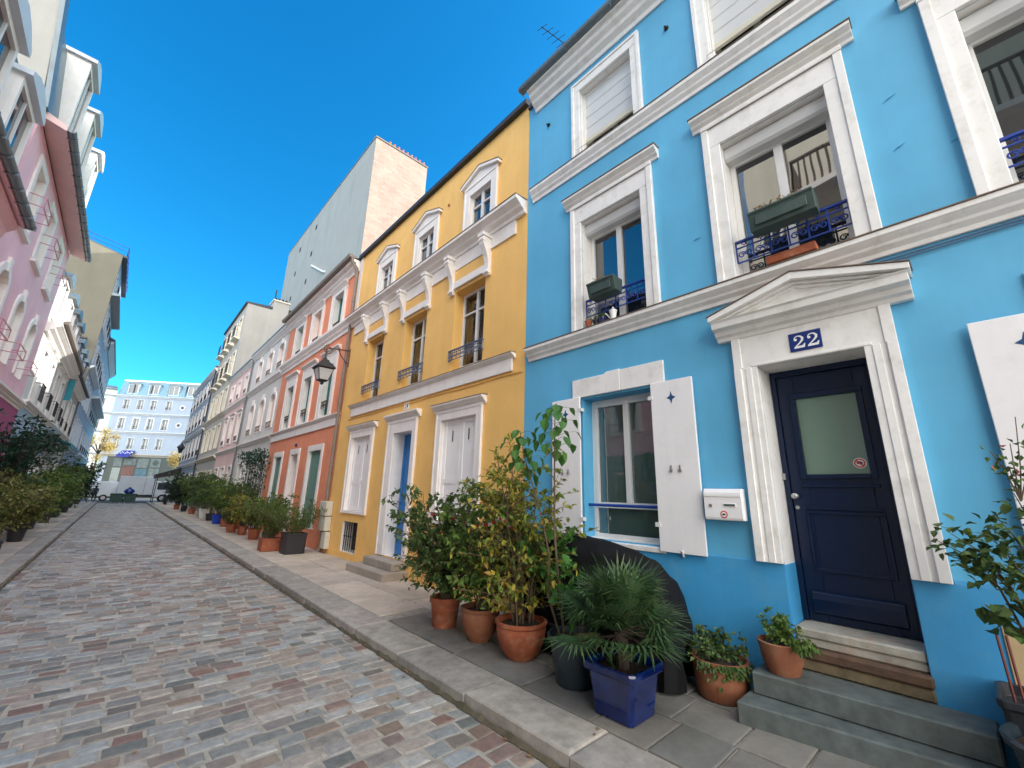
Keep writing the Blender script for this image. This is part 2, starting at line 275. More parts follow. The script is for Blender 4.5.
class MB:
    def __init__(s): s.v, s.f, s.mi, s.m = [], [], [], 0
    def face(s, pts):
        i = len(s.v); s.v.extend([tuple(p) for p in pts]); s.f.append(tuple(range(i, i + len(pts)))); s.mi.append(s.m)
    def raw(s, vs, fs):
        i = len(s.v); s.v.extend([tuple(p) for p in vs])
        for f in fs: s.f.append(tuple(i + k for k in f)); s.mi.append(s.m)
    def hexa(s, P):
        s.raw(P, [(0, 3, 2, 1), (4, 5, 6, 7), (0, 1, 5, 4), (1, 2, 6, 5), (2, 3, 7, 6), (3, 0, 4, 7)])
    def box(s, fr, u0, u1, z0, z1, d0, d1):
        s.hexa([fr.p(u0, z0, d0), fr.p(u1, z0, d0), fr.p(u1, z0, d1), fr.p(u0, z0, d1), fr.p(u0, z1, d0), fr.p(u1, z1, d0), fr.p(u1, z1, d1), fr.p(u0, z1, d1)])
        return s
    def prism(s, fr, poly, d0, d1):           # polygon in (u, z), thickness along d
        n = len(poly); A = [fr.p(u, z, d0) for u, z in poly]; B = [fr.p(u, z, d1) for u, z in poly]
        s.raw(A + B, [tuple(range(n))[::-1], tuple(range(n, 2 * n))] + [(i, (i + 1) % n, n + (i + 1) % n, n + i) for i in range(n)])
        return s
    def prof(s, fr, poly, u0, u1):            # profile in (d, z), run along u
        n = len(poly); A = [fr.p(u0, z, d) for d, z in poly]; B = [fr.p(u1, z, d) for d, z in poly]
        s.raw(A + B, [tuple(range(n)), tuple(range(n, 2 * n))[::-1]] + [(i, (i + 1) % n, n + (i + 1) % n, n + i) for i in range(n)])
        return s
    def tube(s, pts, r, n=6, cap=True):
        pts = [Vector(p) for p in pts]; rs = r if isinstance(r, (list, tuple)) else [r] * len(pts)
        vs, fs = [], []
        prev = None
        for i, p in enumerate(pts):
            t = (pts[min(i + 1, len(pts) - 1)] - pts[max(i - 1, 0)]).normalized()
            a = prev if prev is not None else (Vector((1, 0, 0)) if abs(t.x) < .8 else Vector((0, 1, 0)))
            a = (a - t * a.dot(t)).normalized(); b = t.cross(a); prev = a
            for k in range(n):
                q = 2 * math.pi * k / n; vs.append(p + (a * math.cos(q) + b * math.sin(q)) * rs[i])
        for i in range(len(pts) - 1):
            for k in range(n): fs.append((i * n + k, i * n + (k + 1) % n, (i + 1) * n + (k + 1) % n, (i + 1) * n + k))
        if cap: fs += [tuple(range(n))[::-1], tuple(range((len(pts) - 1) * n, len(pts) * n))]
        s.raw(vs, fs); return s
    def lathe(s, c, prof, n=24, wob=0.0, rng=None, sx=1.0, sy=1.0):
        c = Vector(c); vs, fs = [], []
        for r, z in prof:
            for k in range(n):
                q = 2 * math.pi * k / n; vs.append(c + Vector((r * sx * math.cos(q), r * sy * math.sin(q), z)))
        for i in range(len(prof) - 1):
            for k in range(n): fs.append((i * n + k, i * n + (k + 1) % n, (i + 1) * n + (k + 1) % n, (i + 1) * n + k))
        fs += [tuple(range(n))[::-1], tuple(range((len(prof) - 1) * n, len(prof) * n))]
        s.raw(vs, fs); return s
    def disc(s, c, r, nrm, n=20, th=.003):
        c, nrm = Vector(c), Vector(nrm).normalized(); return s.tube([c, c + nrm * th], r, n)
    def build(s, name, mats, parent=None, smooth=False, bevel=0.0, recalc=True):
        me = bpy.data.meshes.new(name)
        off = Vector((0, 0, 0)); q = parent
        while q is not None: off += q.location; q = q.parent
        me.from_pydata([(x - off.x, y - off.y, z - off.z) for x, y, z in s.v], [], s.f)
        for m in (mats if isinstance(mats, list) else [mats]): me.materials.append(m)
        if any(s.mi): me.polygons.foreach_set('material_index', s.mi)
        if recalc:
            bm = bmesh.new(); bm.from_mesh(me); bmesh.ops.recalc_face_normals(bm, faces=bm.faces); bm.to_mesh(me); bm.free()
        if smooth: me.polygons.foreach_set('use_smooth', [True] * len(me.polygons))
        me.update()
        o = bpy.data.objects.new(name, me); COL.objects.link(o)
        if parent is not None: o.parent = parent
        if bevel:
            b = o.modifiers.new('edge', 'BEVEL'); b.width = bevel; b.segments = 1; b.limit_method = 'ANGLE'; b.angle_limit = R(40)
        if smooth:
            try: me.set_sharp_from_angle(angle=R(42))
            except Exception: pass
        return o

def thing(name, label, cat, loc, group=None):
    o = bpy.data.objects.new(name, None); COL.objects.link(o); o.location = Vector(loc); o.empty_display_size = .2
    o['label'] = label; o['category'] = cat
    if group: o['group'] = group
    return o
def tag(o, label, cat, group=None):
    o['label'] = label; o['category'] = cat
    if group: o['group'] = group
    return o
def struct(o, kind='structure'): o['kind'] = kind; return o

# ------------------------------------------------------------------ house builder
def arc_pts(u0, u1, zs, zt, n=8):
    c = (u0 + u1) / 2; a = (u1 - u0) / 2; h = zt - zs
    return [(c - a * math.cos(math.pi * i / n), zs + h * math.sin(math.pi * i / n)) for i in range(n + 1)]

class House:
    def __init__(s, name, label, fr, u0, u1, ztop, mat, depth=7.5, cat='house', z0=-.05, group=None):
        s.fr, s.u0, s.u1, s.z0, s.z1, s.mat, s.depth = fr, u0, u1, z0, ztop, mat, depth
        s.root = thing(name, label, cat, fr.p((u0 + u1) / 2, 0, -depth / 2), group); s.holes = []
    def wall(s, rev_mats=None):
        mb = MB(); fr = s.fr
        us = sorted(set([s.u0, s.u1] + [h[0] for h in s.holes] + [h[1] for h in s.holes]))
        zs = sorted(set([s.z0, s.z1] + [h[2] for h in s.holes] + [h[3] for h in s.holes]))
        for i in range(len(us) - 1):
            for j in range(len(zs) - 1):
                a, b, c, d = us[i], us[i + 1], zs[j], zs[j + 1]
                if b - a < 1e-5 or d - c < 1e-5: continue
                um, zm = (a + b) / 2, (c + d) / 2
                if any(h[0] < um < h[1] and h[2] < zm < h[3] for h in s.holes): continue
                mb.face([fr.p(a, c, 0), fr.p(b, c, 0), fr.p(b, d, 0), fr.p(a, d, 0)])
        mats = [s.mat]
        for h in s.holes:
            a, b, c, d, rev, arch, rm = h
            if rm is not None:
                if rm not in mats: mats.append(rm)
                mb.m = mats.index(rm)
            top = [(a, d), (b, d)]
            if arch:
                top = arc_pts(a, b, d - arch, d)
                k = len(top) // 2
                mm = mb.m; mb.m = 0
                mb.face([fr.p(a, d, 0)] + [fr.p(u, z, 0) for u, z in top[:k + 1]])
                mb.face([fr.p(b, d, 0)] + [fr.p(u, z, 0) for u, z in top[k:][::-1]])
                mb.m = mm
            ring = [(b, c), (a, c)] + top
            for i in range(len(ring)):
                p, q = ring[i], ring[(i + 1) % len(ring)]
                mb.face([fr.p(p[0], p[1], 0), fr.p(q[0], q[1], 0), fr.p(q[0], q[1], -rev - .06), fr.p(p[0], p[1], -rev - .06)])
            mb.m = 0
        D = -s.depth
        for u in (s.u0, s.u1): mb.face([fr.p(u, s.z0, 0), fr.p(u, s.z1, 0), fr.p(u, s.z1, D), fr.p(u, s.z0, D)])
        mb.face([fr.p(s.u0, s.z0, D), fr.p(s.u1, s.z0, D), fr.p(s.u1, s.z1, D), fr.p(s.u0, s.z1, D)])
        mb.face([fr.p(s.u0, s.z1, 0), fr.p(s.u1, s.z1, 0), fr.p(s.u1, s.z1, D), fr.p(s.u0, s.z1, D)])
        s.wallobj = mb.build('wall', mats, s.root, recalc=False)
    def roof(s, mat, ridge=1.5, over=.12, th=.08, rd=None):
        rd = rd or s.depth / 2; z = s.z1 + .004
        mb = MB(); mb.prof(s.fr, [(over, z), (over, z + th), (-rd, z + ridge + th), (-s.depth - over, z + th), (-s.depth - over, z), (-rd, z + .02)], s.u0 + .003, s.u1 - .003)
        return mb.build('roof', mat, s.root)
    def trim(s, name, prof, mat, u0=None, u1=None, bevel=0.0, parent=None):
        return MB().prof(s.fr, prof, s.u0 if u0 is None else u0, s.u1 if u1 is None else u1).build(name, mat, parent or s.root, bevel=bevel)
    def opening(s, u0, u1, z0, z1, rev, arch=0, rm=None): s.holes.append((u0, u1, z0, z1, rev, arch, rm))
    def window(s, u0, u1, z0, z1, rev=.2, fw=.055, mull=1, trans=(), frame=None, pane=None, arch=0, rm=None, name='window', hole=True, bevel=0.0, mw=.07, bot=0.0):
        fr = s.fr; frame = frame or M['pvc']; pane = pane or M['glass']
        if hole: s.opening(u0, u1, z0, z1, rev, arch, rm)
        mb = MB(); d0, d1 = -rev - .05, -rev
        e = .002
        mb.box(fr, u0 + e, u0 + fw, z0 + e, z1 - e, d0, d1); mb.box(fr, u1 - fw, u1 - e, z0 + e, z1 - e, d0, d1)
        mb.box(fr, u0 + fw, u1 - fw, z1 - fw, z1 - e, d0, d1 - .001); mb.box(fr, u0 + fw, u1 - fw, z0 + e, z0 + fw + bot, d0, d1 - .001)
        for i in range(mull):
            c = u0 + (u1 - u0) * (i + 1) / (mull + 1); mb.box(fr, c - mw / 2, c + mw / 2, z0 + fw + bot, z1 - fw, d0, d1 + .006)
        for t in trans: mb.box(fr, u0 + fw, u1 - fw, t - .02, t + .02, d0, d1 + .002)
        w = mb.build(name, frame, s.root, bevel=bevel)
        MB().box(fr, u0 + .01, u1 - .01, z0 + .01, z1 - .01, d0 - .03, d0 + .012).build('pane', pane, w)
        return w
    def panel(s, u0, u1, z0, z1, rev, mat, name='shutter', leaves=2, hole=True, rm=None, arch=0, parent=None):
        """closed shutter / door leaves in an opening"""
        fr = s.fr
        if hole: s.opening(u0, u1, z0, z1, rev, arch, rm)
        w = (u1 - u0) / leaves; last = None
        for i in range(leaves):
            a = u0 + w * i + .004; b = u0 + w * (i + 1) - .004
            mb = MB(); mb.box(fr, a, b, z0 + .01, z1 - .004, -rev - .05, -rev - .012)
            e = min(.09, w * .18); zm = z0 + (z1 - z0) * .38
            mb.box(fr, a, a + e, z0 + .01, z1 - .004, -rev - .012, -rev); mb.box(fr, b - e, b, z0 + .01, z1 - .004, -rev - .012, -rev)
            for q0, q1 in ((z0 + .01, z0 + e), (zm - e / 2, zm + e / 2), (z1 - e, z1 - .004)): mb.box(fr, a + e, b - e, q0, q1, -rev - .012, -rev - .001)
            last = mb.build(name, mat, parent or s.root)
        return last

def ring(fr, o, i, d0, d1, bottom=False, stepd=0.0, stepw=.05):
    """moulded frame round an opening: o, i = (u0,u1,z0,z1)"""
    mb = MB()
    mb.box(fr, o[0], i[0], o[2], i[3], d0, d1); mb.box(fr, i[1], o[1], o[2], i[3], d0, d1); mb.box(fr, o[0], o[1], i[3], o[3], d0, d1)
    if bottom: mb.box(fr, i[0], i[1], o[2], i[2], d0, d1)
    if stepd:
        mb.box(fr, o[0] - .004, o[0] + stepw, o[2], o[3] - stepw, d1 - .002, d1 + stepd); mb.box(fr, o[1] - stepw, o[1] + .004, o[2], o[3] - stepw, d1 - .002, d1 + stepd)
        mb.box(fr, o[0] - .004, o[1] + .004, o[3] - stepw, o[3] + .002, d1 - .002, d1 + stepd)
    return mb
def cornice_prof(z0, z1, proj, base=0.0):
    h = z1 - z0
    return [(base, z0), (base + proj * .22, z0), (base + proj * .28, z0 + h * .20), (base + proj * .55, z0 + h * .38), (base + proj * .62, z0 + h * .5), (base + proj * .85, z0 + h * .66),
            (base + proj * .92, z0 + h * .72), (base + proj, z0 + h * .76), (base + proj, z0 + h), (base, z0 + h)]

def curl(c, fr, r, turns=1.25, n=16, flip=1, up=0):
    """wrought-iron scroll in the (u,z) plane"""
    out = []
    for i in range(n + 1):
        t = i / n; q = 2 * math.pi * turns * t + up; rr = r * (1 - .72 * t)
        out.append(fr.p(c[0] + flip * rr * math.cos(q), c[1] + rr * math.sin(q), c[2]))
    return out
def iron_rail(parent, fr, u0, u1, z0, z1, d, mat, r=.011, scroll=True, name='railing', returns=0.0, nscroll=None):
    mb = MB(); h = z1 - z0
    mb.box(fr, u0, u1, z1 - .022, z1, d - .018, d + .018)
    mb.tube([fr.p(u0, z1 - h * .32, d), fr.p(u1, z1 - h * .32, d)], r * .8, 5); mb.tube([fr.p(u0, z0, d), fr.p(u1, z0, d)], r * .8, 5)
    if returns:
        for u in (u0, u1):
            for zz in (z1 - .011, z0): mb.tube([fr.p(u, zz, d), fr.p(u, zz, d - returns)], r, 5)
    n = nscroll or max(3, int((u1 - u0) / (h * .62))); w = (u1 - u0) / n
    for i in range(n + 1):
        u = min(u1, u0 + w * i); mb.tube([fr.p(u, z0, d), fr.p(u, z1 - .01, d)], r * .75, 5)
    if scroll:
        for i in range(n):
            c = u0 + w * (i + .5)
            mb.tube(curl((c - w * .2, z0 + h * .34, d), fr, w * .24, 1.3, 14, 1), r * .6, 4); mb.tube(curl((c + w * .2, z0 + h * .34, d), fr, w * .24, 1.3, 14, -1), r * .6, 4)
            mb.tube(curl((c, z1 - h * .18, d), fr, h * .10, 1.0, 10, 1), r * .6, 4)
    return mb.build(name, mat, parent, smooth=True)


# ================================================================== THE GROUND
rng = random.Random(11)
def stones(rows, zb, zt, jit, mat, name, bev=.014, tilt=.003, jk=.5):
    """each stone: bevelled top, sides down to the joint"""
    mb = MB()
    for x0, x1, y0, y1 in rows:
        dz = rng.uniform(-jit, jit); b = min(bev, (x1 - x0) * .2, (y1 - y0) * .2); j = b * jk
        tz = [zt + dz + rng.uniform(-tilt, tilt) for _ in range(4)]
        def q(x, y): return (x + rng.uniform(-j, j), y + rng.uniform(-j, j))
        P = [q(x0, y0), q(x1, y0), q(x1, y1), q(x0, y1)]
        cx, cy = (x0 + x1) / 2, (y0 + y1) / 2
        def ins(p, k): return (p[0] + (k if p[0] < cx else -k), p[1] + (k if p[1] < cy else -k))
        vs = [(p[0], p[1], zb) for p in P] + [(p[0], p[1], t - b * .8) for p, t in zip(P, tz)] + [ins(p, b * .45) + (t - b * .2,) for p, t in zip(P, tz)] + [ins(p, b * 1.3) + (t,) for p, t in zip(P, tz)]
        fs = []
        for L in range(3):
            for k in range(4): fs.append((L * 4 + k, L * 4 + (k + 1) % 4, L * 4 + 4 + (k + 1) % 4, L * 4 + 4 + k))
        fs.append((12, 13, 14, 15)); mb.raw(vs, fs)
    return mb.build(name, mat, smooth=False, recalc=False)

YE = 57.5
mb = MB(); mb.face([(-400, -300, -.09), (400, -300, -.09), (400, 500, -.09), (-400, 500, -.09)]); struct(mb.build('ground', M['earth'], recalc=False))
mb = MB(); mb.face([(-1.16, -8, -.006), (2.56, -8, -.006), (2.56, YE, -.006), (-1.16, YE, -.006)]); struct(mb.build('road_bed', M['mortar'], recalc=False))
rows = []
XL, XR = -1.12, 2.52
y = -6.0
for gx0, gx1 in ((XL + .01, XL + .135), (XL + .145, XL + .27)):      # gutter courses run along the kerb
    yy = -6.0
    while yy < YE:
        l = rng.uniform(.19, .28); rows.append((gx0 + .004, gx1 - .004, yy, yy + l - .012)); yy += l
while y < YE:
    h = rng.uniform(.13, .165); x = XL + .28 + rng.uniform(-.0, .012); first = True
    off = rng.uniform(.06, .2)
    skew = 0
    while x < XR - .01:
        w = off if first else rng.uniform(.16, .27); first = False
        x1 = min(x + w, XR - .012)
        if XR - x1 < .09: x1 = XR - .012
        if x1 - x > .04: rows.append((x + .007, x1 - .007, y + .006 + rng.uniform(-.003, .003), y + h - .007 + rng.uniform(-.003, .003)))
        x = x1 + .0
        if x1 >= XR - .013: break
    y += h
struct(stones(rows, -.02, .0, .0025, M['sett'], 'road', .016, .003, .85))
# dirt and moss in the gutters at the foot of the kerbs
mb = MB()
for side, x0 in ((1, XR - .028), (-1, XL + .03)):
    yy = -6.0; pts = []
    while yy < YE: pts.append((yy, rng.uniform(.012, .04))); yy += .07
    for (a, wa), (b, wb) in zip(pts, pts[1:]):
        x1 = XR + .02 if side > 0 else XL - .02
        xa = XR - wa if side > 0 else XL + wa; xb = XR - wb if side > 0 else XL + wb
        sg = -.004 if side > 0 else .004; xk = (XR if side > 0 else XL) + sg
        mb.face([(xk, a, .012 + wa), (xa, a, .0045), (xb, b, .0045), (xk, b, .012 + wb)])
struct(mb.build('gutter', M['gutterdirt'], recalc=False))
def kerbs(x0, x1, name):
    rows = []; y = -6.0 + rng.uniform(0, .5)
    while y < YE:
        l = rng.uniform(.85, 1.25); rows.append((x0, x1, y, y + l - .012)); y += l
    return struct(stones(rows, -.05, .12, .004, M['kerb'], name, .022, .004))
kerbs(XR, 2.97, 'kerb'); kerbs(-1.46, XL, 'kerb')
mb = MB()
mb.box(WD, 2.9, 4.6, -.05, .102, 8, -YE); mb.box(WD, -3.2, -1.42, -.05, .102, 8, -YE)
struct(mb.build('pavement_bed', M['mortar'], recalc=False))
rows = []
ycuts = [-5.0, -4.1, -3.2, -2.4, -1.5, -.7, .05, .72, 1.43, 1.83, 2.3, 3.06, 3.6, 4.08, 4.9, 5.6]
for k, (a, b) in enumerate(((2.985, 3.49), (3.505, 3.99), (4.005, 4.49))):
    sh = (0, -.38, .2)[k]
    for y0, y1 in zip(ycuts, ycuts[1:]): rows.append((a, b, y0 + sh, y1 + sh - .016))
struct(stones(rows, .08, .12, .003, M['slab'], 'pavement', .010, .002))
rows = []; y = 5.85
while y < YE:
    l = rng.uniform(1.6, 2.6)
    rows.append((2.985, 3.7, y, y + l - .012)); rows.append((3.712, 4.49, y + .5, y + .5 + l - .012)); rows.append((-3.09, -1.475, y, y + l - .012)); y += l
y = -5.0
while y < 5.8: rows.append((-3.09, -1.475, y, y + 1.49)); y += 1.5
rows.append((3.712, 4.49, 5.63, 6.33))
struct(stones(rows, .08, .118, .002, M['concrete'], 'pavement', .010, .002))
# cross street at the far end
mb = MB(); mb.face([(-60, YE + .02, -.02), (60, YE + .02, -.02), (60, 84, -.02), (-60, 84, -.02)]); struct(mb.build('cross_street', M['asphalt'], recalc=False))
mb = MB()
for x0 in range(-30, 30, 4): mb.face([(x0, 69.9, -.014), (x0 + 2.2, 69.9, -.014), (x0 + 2.2, 70.05, -.014), (x0, 70.05, -.014)])
struct(mb.build('road_marking', M['white'], recalc=False))
mb = MB(); mb.box(WD, -60, 60, -.05, .1, -84, -110); struct(mb.build('far_pavement', M['concrete'], recalc=False))

# ================================================================== THE BLUE HOUSE
B = House('townhouse', 'sky blue townhouse with white trim, navy front door and number 22', RT, -3.3, 4.63, 9.0, M['blue'])
f = RT
C2 = (2.92, .85, -1.09)
def blue_upper(uc, z0, z1, rail=True):
    a, b = uc - .505, uc + .505
    B.opening(a, b, z0, z1, .24, 0, M['white'])
    w = B.window(a, b, z0, z1 - .16, .21, .06, 1, (), M['pvc'], M['glass'], hole=False, bevel=.004, mw=.085)
    ring(f, (uc - .69, uc + .69, z0 - .03, z1 + .34), (a, b, z0, z1), .002, .045, stepd=.018, stepw=.07).build('surround', M['white'], w, bevel=.005)
    mb = MB(); mb.prof(f, cornice_prof(z1 + .335, z1 + .49, .13), uc - .80, uc + .80); mb.prof(f, [(.046, z1 + .27), (.07, z1 + .27), (.075, z1 + .30), (.05, z1 + .30)], uc - .70, uc + .70)
    mb.build('hood', M['white'], w, bevel=.003)
    MB().prof(f, [(0, z1 + .4905), (.14, z1 + .4905), (.143, z1 + .50), (0, z1 + .515)], uc - .81, uc + .81).build('lead_flashing', M['lead'], w)
    # roller shutter box with bulged front
    q = [(-.24, z1 - .004), (-.10, z1 - .004), (-.075, z1 - .03), (-.065, z1 - .09), (-.08, z1 - .16), (-.11, z1 - .19), (-.24, z1 - .19)]
    MB().prof(f, q, a + .004, b - .004).build('roller_shutter', M['roller'], w)
    MB().prof(f, [(-.24, z0 - .02), (.06, z0 - .02), (.06, z0 + .012), (-.24, z0 + .03)], a - .03, b + .03).build('sill', M['white'], w)
    if rail: iron_rail(w, f, a + .006, b - .006, z0 + .24, z0 + .50, -.06, M['royal'], .012)
    return w
for uc in C2: blue_upper(uc, 4.05, 5.85)
def blue_top(uc):
    a, b = uc - .485, uc + .485
    z0, z1 = 7.06, 8.42
    B.opening(a, b, z0, z1, .24, 0, M['white'])
    w = B.window(a, b, z0, z1, .24, .05, 1, (), M['pvc'], M['glass'], hole=False, bevel=.003)
    ring(f, (uc - .64, uc + .64, z0, z1 + .2), (a, b, z0, z1), .002, .045, stepd=.015, stepw=.05).build('surround', M['white'], w, bevel=.005)
    poly = []; z = 7.46
    k = 0
    while z < z1 - .01: poly += [(-.100 - .004 * (k % 5), z), (-.092 - .004 * (k % 5), z + .035)]; z += .045; k += 1
    mb = MB(); n = len(poly)
    for (d0, q0), (d1, q1) in zip(poly, poly[1:]): mb.face([f.p(a + .03, q0, d0), f.p(b - .03, q0, d0), f.p(b - .03, q1, d1), f.p(a + .03, q1, d1)])
    rs = mb.build('roller_shutter', M['roller'], w)
    MB().box(f, a + .03, b - .03, 7.37, 7.46, -.115, -.08).build('roller_bar', M['rollerbar'], w, bevel=.004)
    for q0, q1 in ((a + .004, a + .03), (b - .03, b - .004)): MB().box(f, q0, q1, z0, z1, -.13, -.07).build('roller_guide', M['pvc'], w)
    MB().tube([f.p(a - .03, 7.19, .05), f.p(a - .03, 7.19, .075), f.p(b + .03, 7.19, .075), f.p(b + .03, 7.19, .05)], .007, 6).build('safety_bar', M['pvc'], w)
    return w
for uc in C2: blue_top(uc)

# ground-floor window with folding shutters
a, b, z0, z1 = 2.43, 3.48, 1.26, 3.06
B.opening(a, b, z0, z1, .2, 0, M['blue'])
w = B.window(a, b, z0, z1, .2, .055, 0, (), M['pvc'], M['glass_low'], hole=False, bevel=.004)
mb = MB(); mb.box(f, 2.90, 2.975, 1.70, z1 - .05, -.25, -.192); mb.box(f, a + .05, b - .05, 1.63, 1.70, -.25, -.194)
mb.box(f, a + .05, a + .09, 1.70, z1 - .05, -.25, -.197); mb.box(f, b - .09, b - .05, 1.70, z1 - .05, -.25, -.197); mb.box(f, a + .09, b - .09, z1 - .10, z1 - .052, -.25, -.198)
mb.build('mullion', M['pvc'], w, bevel=.003)
MB().tube([f.p(a - .0, 1.665, -.10), f.p(b + .0, 1.665, -.10)], .018, 8).build('guard_bar', M['royal'], w, smooth=True)
MB().prof(f, [(-.2, 1.19), (.035, 1.19), (.035, 1.245), (-.2, 1.275)], a - .05, b + .05).build('sill', M['white'], w, bevel=.005)
mb = MB(); mb.box(f, 2.26, 2.853, 3.085, 3.36, .002, .030); mb.prism(f, [(2.858, 3.085), (3.63, 3.085), (3.63, 3.345), (3.10, 3.345), (3.06, 3.372), (2.858, 3.372)], .002, .034)
mb.build('lintel', M['white'], w, bevel=.005)
def star(mb, u, z, d, rx, rz):
    pts = []
    for i in range(8):
        q = math.pi / 4 * i; k = 1.0 if i % 2 == 0 else .40
        pts.append((u + rx * k * math.sin(q), z + rz * k * math.cos(q)))
    mb.prism(f, pts, d, d + .0015)
def blue_shutter(parent, u0, u1, z0, z1, starz, hinge_u):
    mb = MB(); mb.box(f, u0, u1, z0, z1, .035, .063)
    sh = mb.build('shutter', M['shutter'], parent, bevel=.004)
    m2 = MB(); star(m2, (u0 + u1) / 2, starz, .0632, .055, .075); m2.build('star_cutout', M['star'], parent)
    for zz in (z0 + .25, z1 - .2): MB().box(f, hinge_u - .03, hinge_u + .03, zz, zz + .045, .01, .07).build('shutter_hinge', M['pvc'], parent)
    MB().tube([f.p((u0 + u1) / 2, z0 - .03, .04), f.p((u0 + u1) / 2, z0 + .03, .075)], .012, 6).build('shutter_stop', M['pvc'], parent)
    for du in (-.06, .04):
        m4 = MB(); m4.box(f, (u0 + u1) / 2 + du, (u0 + u1) / 2 + du + .03, 2.05, 2.075, .0632, .08); m4.box(f, (u0 + u1) / 2 + du + .008, (u0 + u1) / 2 + du + .02, 2.0745, 2.12, .0632, .075)
        m4.build('shutter_latch', M['steel'], parent)
blue_shutter(w, 1.925, 2.425, 1.215, 3.085, 2.88, 2.43)
blue_shutter(w, 3.485, 3.985, 1.215, 3.085, 2.87, 3.48)
# right-hand window beyond the door, its shutter folded back against the wall
a, b = -1.75, -.67
w = B.window(a, b, 1.26, 3.06, .2, .055, 1, (), M['pvc'], M['glass_low'], rm=M['blue'])
mb = MB(); mb.box(f, -1.9, -.50, 3.12, 3.40, .002, .03); mb.build('lintel', M['white'], w, bevel=.005)
blue_shutter(w, -.665, -.165, 1.215, 3.085, 2.88, -.66)
blue_shutter(w, -2.26, -1.76, 1.215, 3.085, 2.88, -1.76)

# doorway
DU0, DU1 = .44, 1.27
B.opening(DU0, DU1, .40, 3.06, .40, 0, M['white'])
B.wall()
B.roof(M['slate'], 1.6, .05)
mb = MB(); mb.box(f, 1.27, 4.62, -.04, 1.225, .002, .014); mb.box(f, -3.29, DU0, -.04, 1.225, .002, .014)
mb.box(f, DU1 - .005, DU1 - .0001, .40, 1.22, -.40, .002); mb.box(f, DU0 + .0001, DU0 + .005, .40, 1.22, -.40, .002)
mb.prof(f, [(.002, 1.2255), (.014, 1.2255), (.010, 1.255), (.002, 1.255)], -3.29, .215); mb.prof(f, [(.002, 1.2255), (.014, 1.2255), (.004, 1.24), (.002, 1.24)], 1.48, 4.62)
mb.build('plinth', M['blue_low'], B.root)
B.trim('string_course', cornice_prof(3.83, 4.03, .13), M['white'], -3.3, 4.53, .004); B.trim('lead_flashing', [(0, 4.031), (.14, 4.031), (.142, 4.04), (0, 4.055)], M['lead'], -3.3, 4.535)
B.trim('string_course', cornice_prof(6.80, 7.04, .11), M['white'], -3.3, 4.49, .004); B.trim('lead_flashing', [(0, 7.041), (.12, 7.041), (.122, 7.048), (0, 7.056)], M['lead'], -3.3, 4.495)
B.trim('cornice', [(0, 8.78), (.03, 8.78), (.05, 8.84), (.12, 8.90), (.14, 8.95), (.20, 9.0), (.22, 9.06), (.28, 9.08), (.28, 9.12), (0, 9.12)], M['white'], -3.3, 4.44, .004)
gut = MB()
pr = [(.30 + .085 * math.cos(q), 9.20 + .085 * math.sin(q)) for q in [math.pi + math.pi * i / 8 for i in range(9)]]
pr += [(x, z) for x, z in [(.30 + .072 * math.cos(q), 9.20 + .072 * math.sin(q)) for q in [2 * math.pi - math.pi * i / 8 for i in range(9)]]]
gut.prof(f, pr, -3.3, 4.56)
for k in range(9): gut.box(f, -3.0 + k * .92, -2.97 + k * .92, 9.105, 9.12, .20, .385)
gut.box(f, 4.555, 4.565, 9.115, 9.20, .215, .385)
gut.build('gutter', M['zinc'], B.root, smooth=True)
mb = MB()
for (u, z) in ((4.12, 8.27), (1.86, 8.25)): mb.tube([f.p(u, z, .003), f.p(u, z, .02)], .035, 10); mb.tube([f.p(u, z, .02), f.p(u, z - .02, .06)], .016, 8)
mb.build('vent_stub', M['iron'], B.root)
mb = MB()                                        # the hairline cables under the string course
for dz, r in ((3.80, .006), (3.775, .005)): mb.tube([f.p(-3.2 + .3 * i, dz - .006 * math.sin(i * 1.3), .016) for i in range(15)], r, 5)
mb.build('cable', M['grey_iron'], B.root)
# small cracks / scars in the render: shallow raised ridges
mb = MB()
for (u, z, l, sl) in ((-.03, 5.33, .10, .5), (-.02, 4.80, .09, .55), (-.35, 4.66, .10, .3), (1.78, 4.75, .09, .2)):
    mb.tube([f.p(u, z, .001), f.p(u - l * .5, z + l * .5 * sl, .008), f.p(u - l, z + l * sl * .9, .001)], [.002, .008, .002], 5)
mb.build('render_scar', M['blue'], B.root)

# door
D = -.33
mb = MB(); mb.box(f, DU0 + .006, DU0 + .05, .738, 3.058, D - .08, D + .03); mb.box(f, DU1 - .05, DU1 - .006, .738, 3.058, D - .08, D + .03); mb.box(f, DU0 + .05, DU1 - .05, 3.0, 3.058, D - .08, D + .03)
door = mb.build('door', M['navy'], B.root, bevel=.003)
mb = MB()
du0, du1 = DU0 + .052, DU1 - .052
g0, g1, gz0, gz1 = .60, 1.075, 2.02, 2.76
mb.box(f, du0, g0, .742, 2.998, D - .05, D); mb.box(f, g1, du1, .742, 2.998, D - .05, D); mb.box(f, g0, g1, gz1, 2.998, D - .05, D); mb.box(f, g0, g1, .742, gz0, D - .05, D)
mb.build('door_leaf', M['navy'], door, bevel=.003)
mb = ring(f, (g0 - .05, g1 + .05, gz0 - .04, gz1 + .05), (g0, g1, gz0, gz1), D, D + .022, bottom=True)
mb.box(f, g0 - .05, g1 + .05, 1.90, 1.93, D, D + .02); mb.box(f, g0 - .04, g1 + .04, 1.70, 1.725, D, D + .02)
for q in ring(f, (g0 - .05, g1 + .05, 1.16, 1.68), (g0 - .02, g1 + .02, 1.19, 1.65), D, D + .016, bottom=True).f: pass
m2 = ring(f, (g0 - .05, g1 + .05, 1.16, 1.69), (g0 - .022, g1 + .022, 1.188, 1.662), D, D + .016, bottom=True)
mb.raw(m2.v, m2.f)
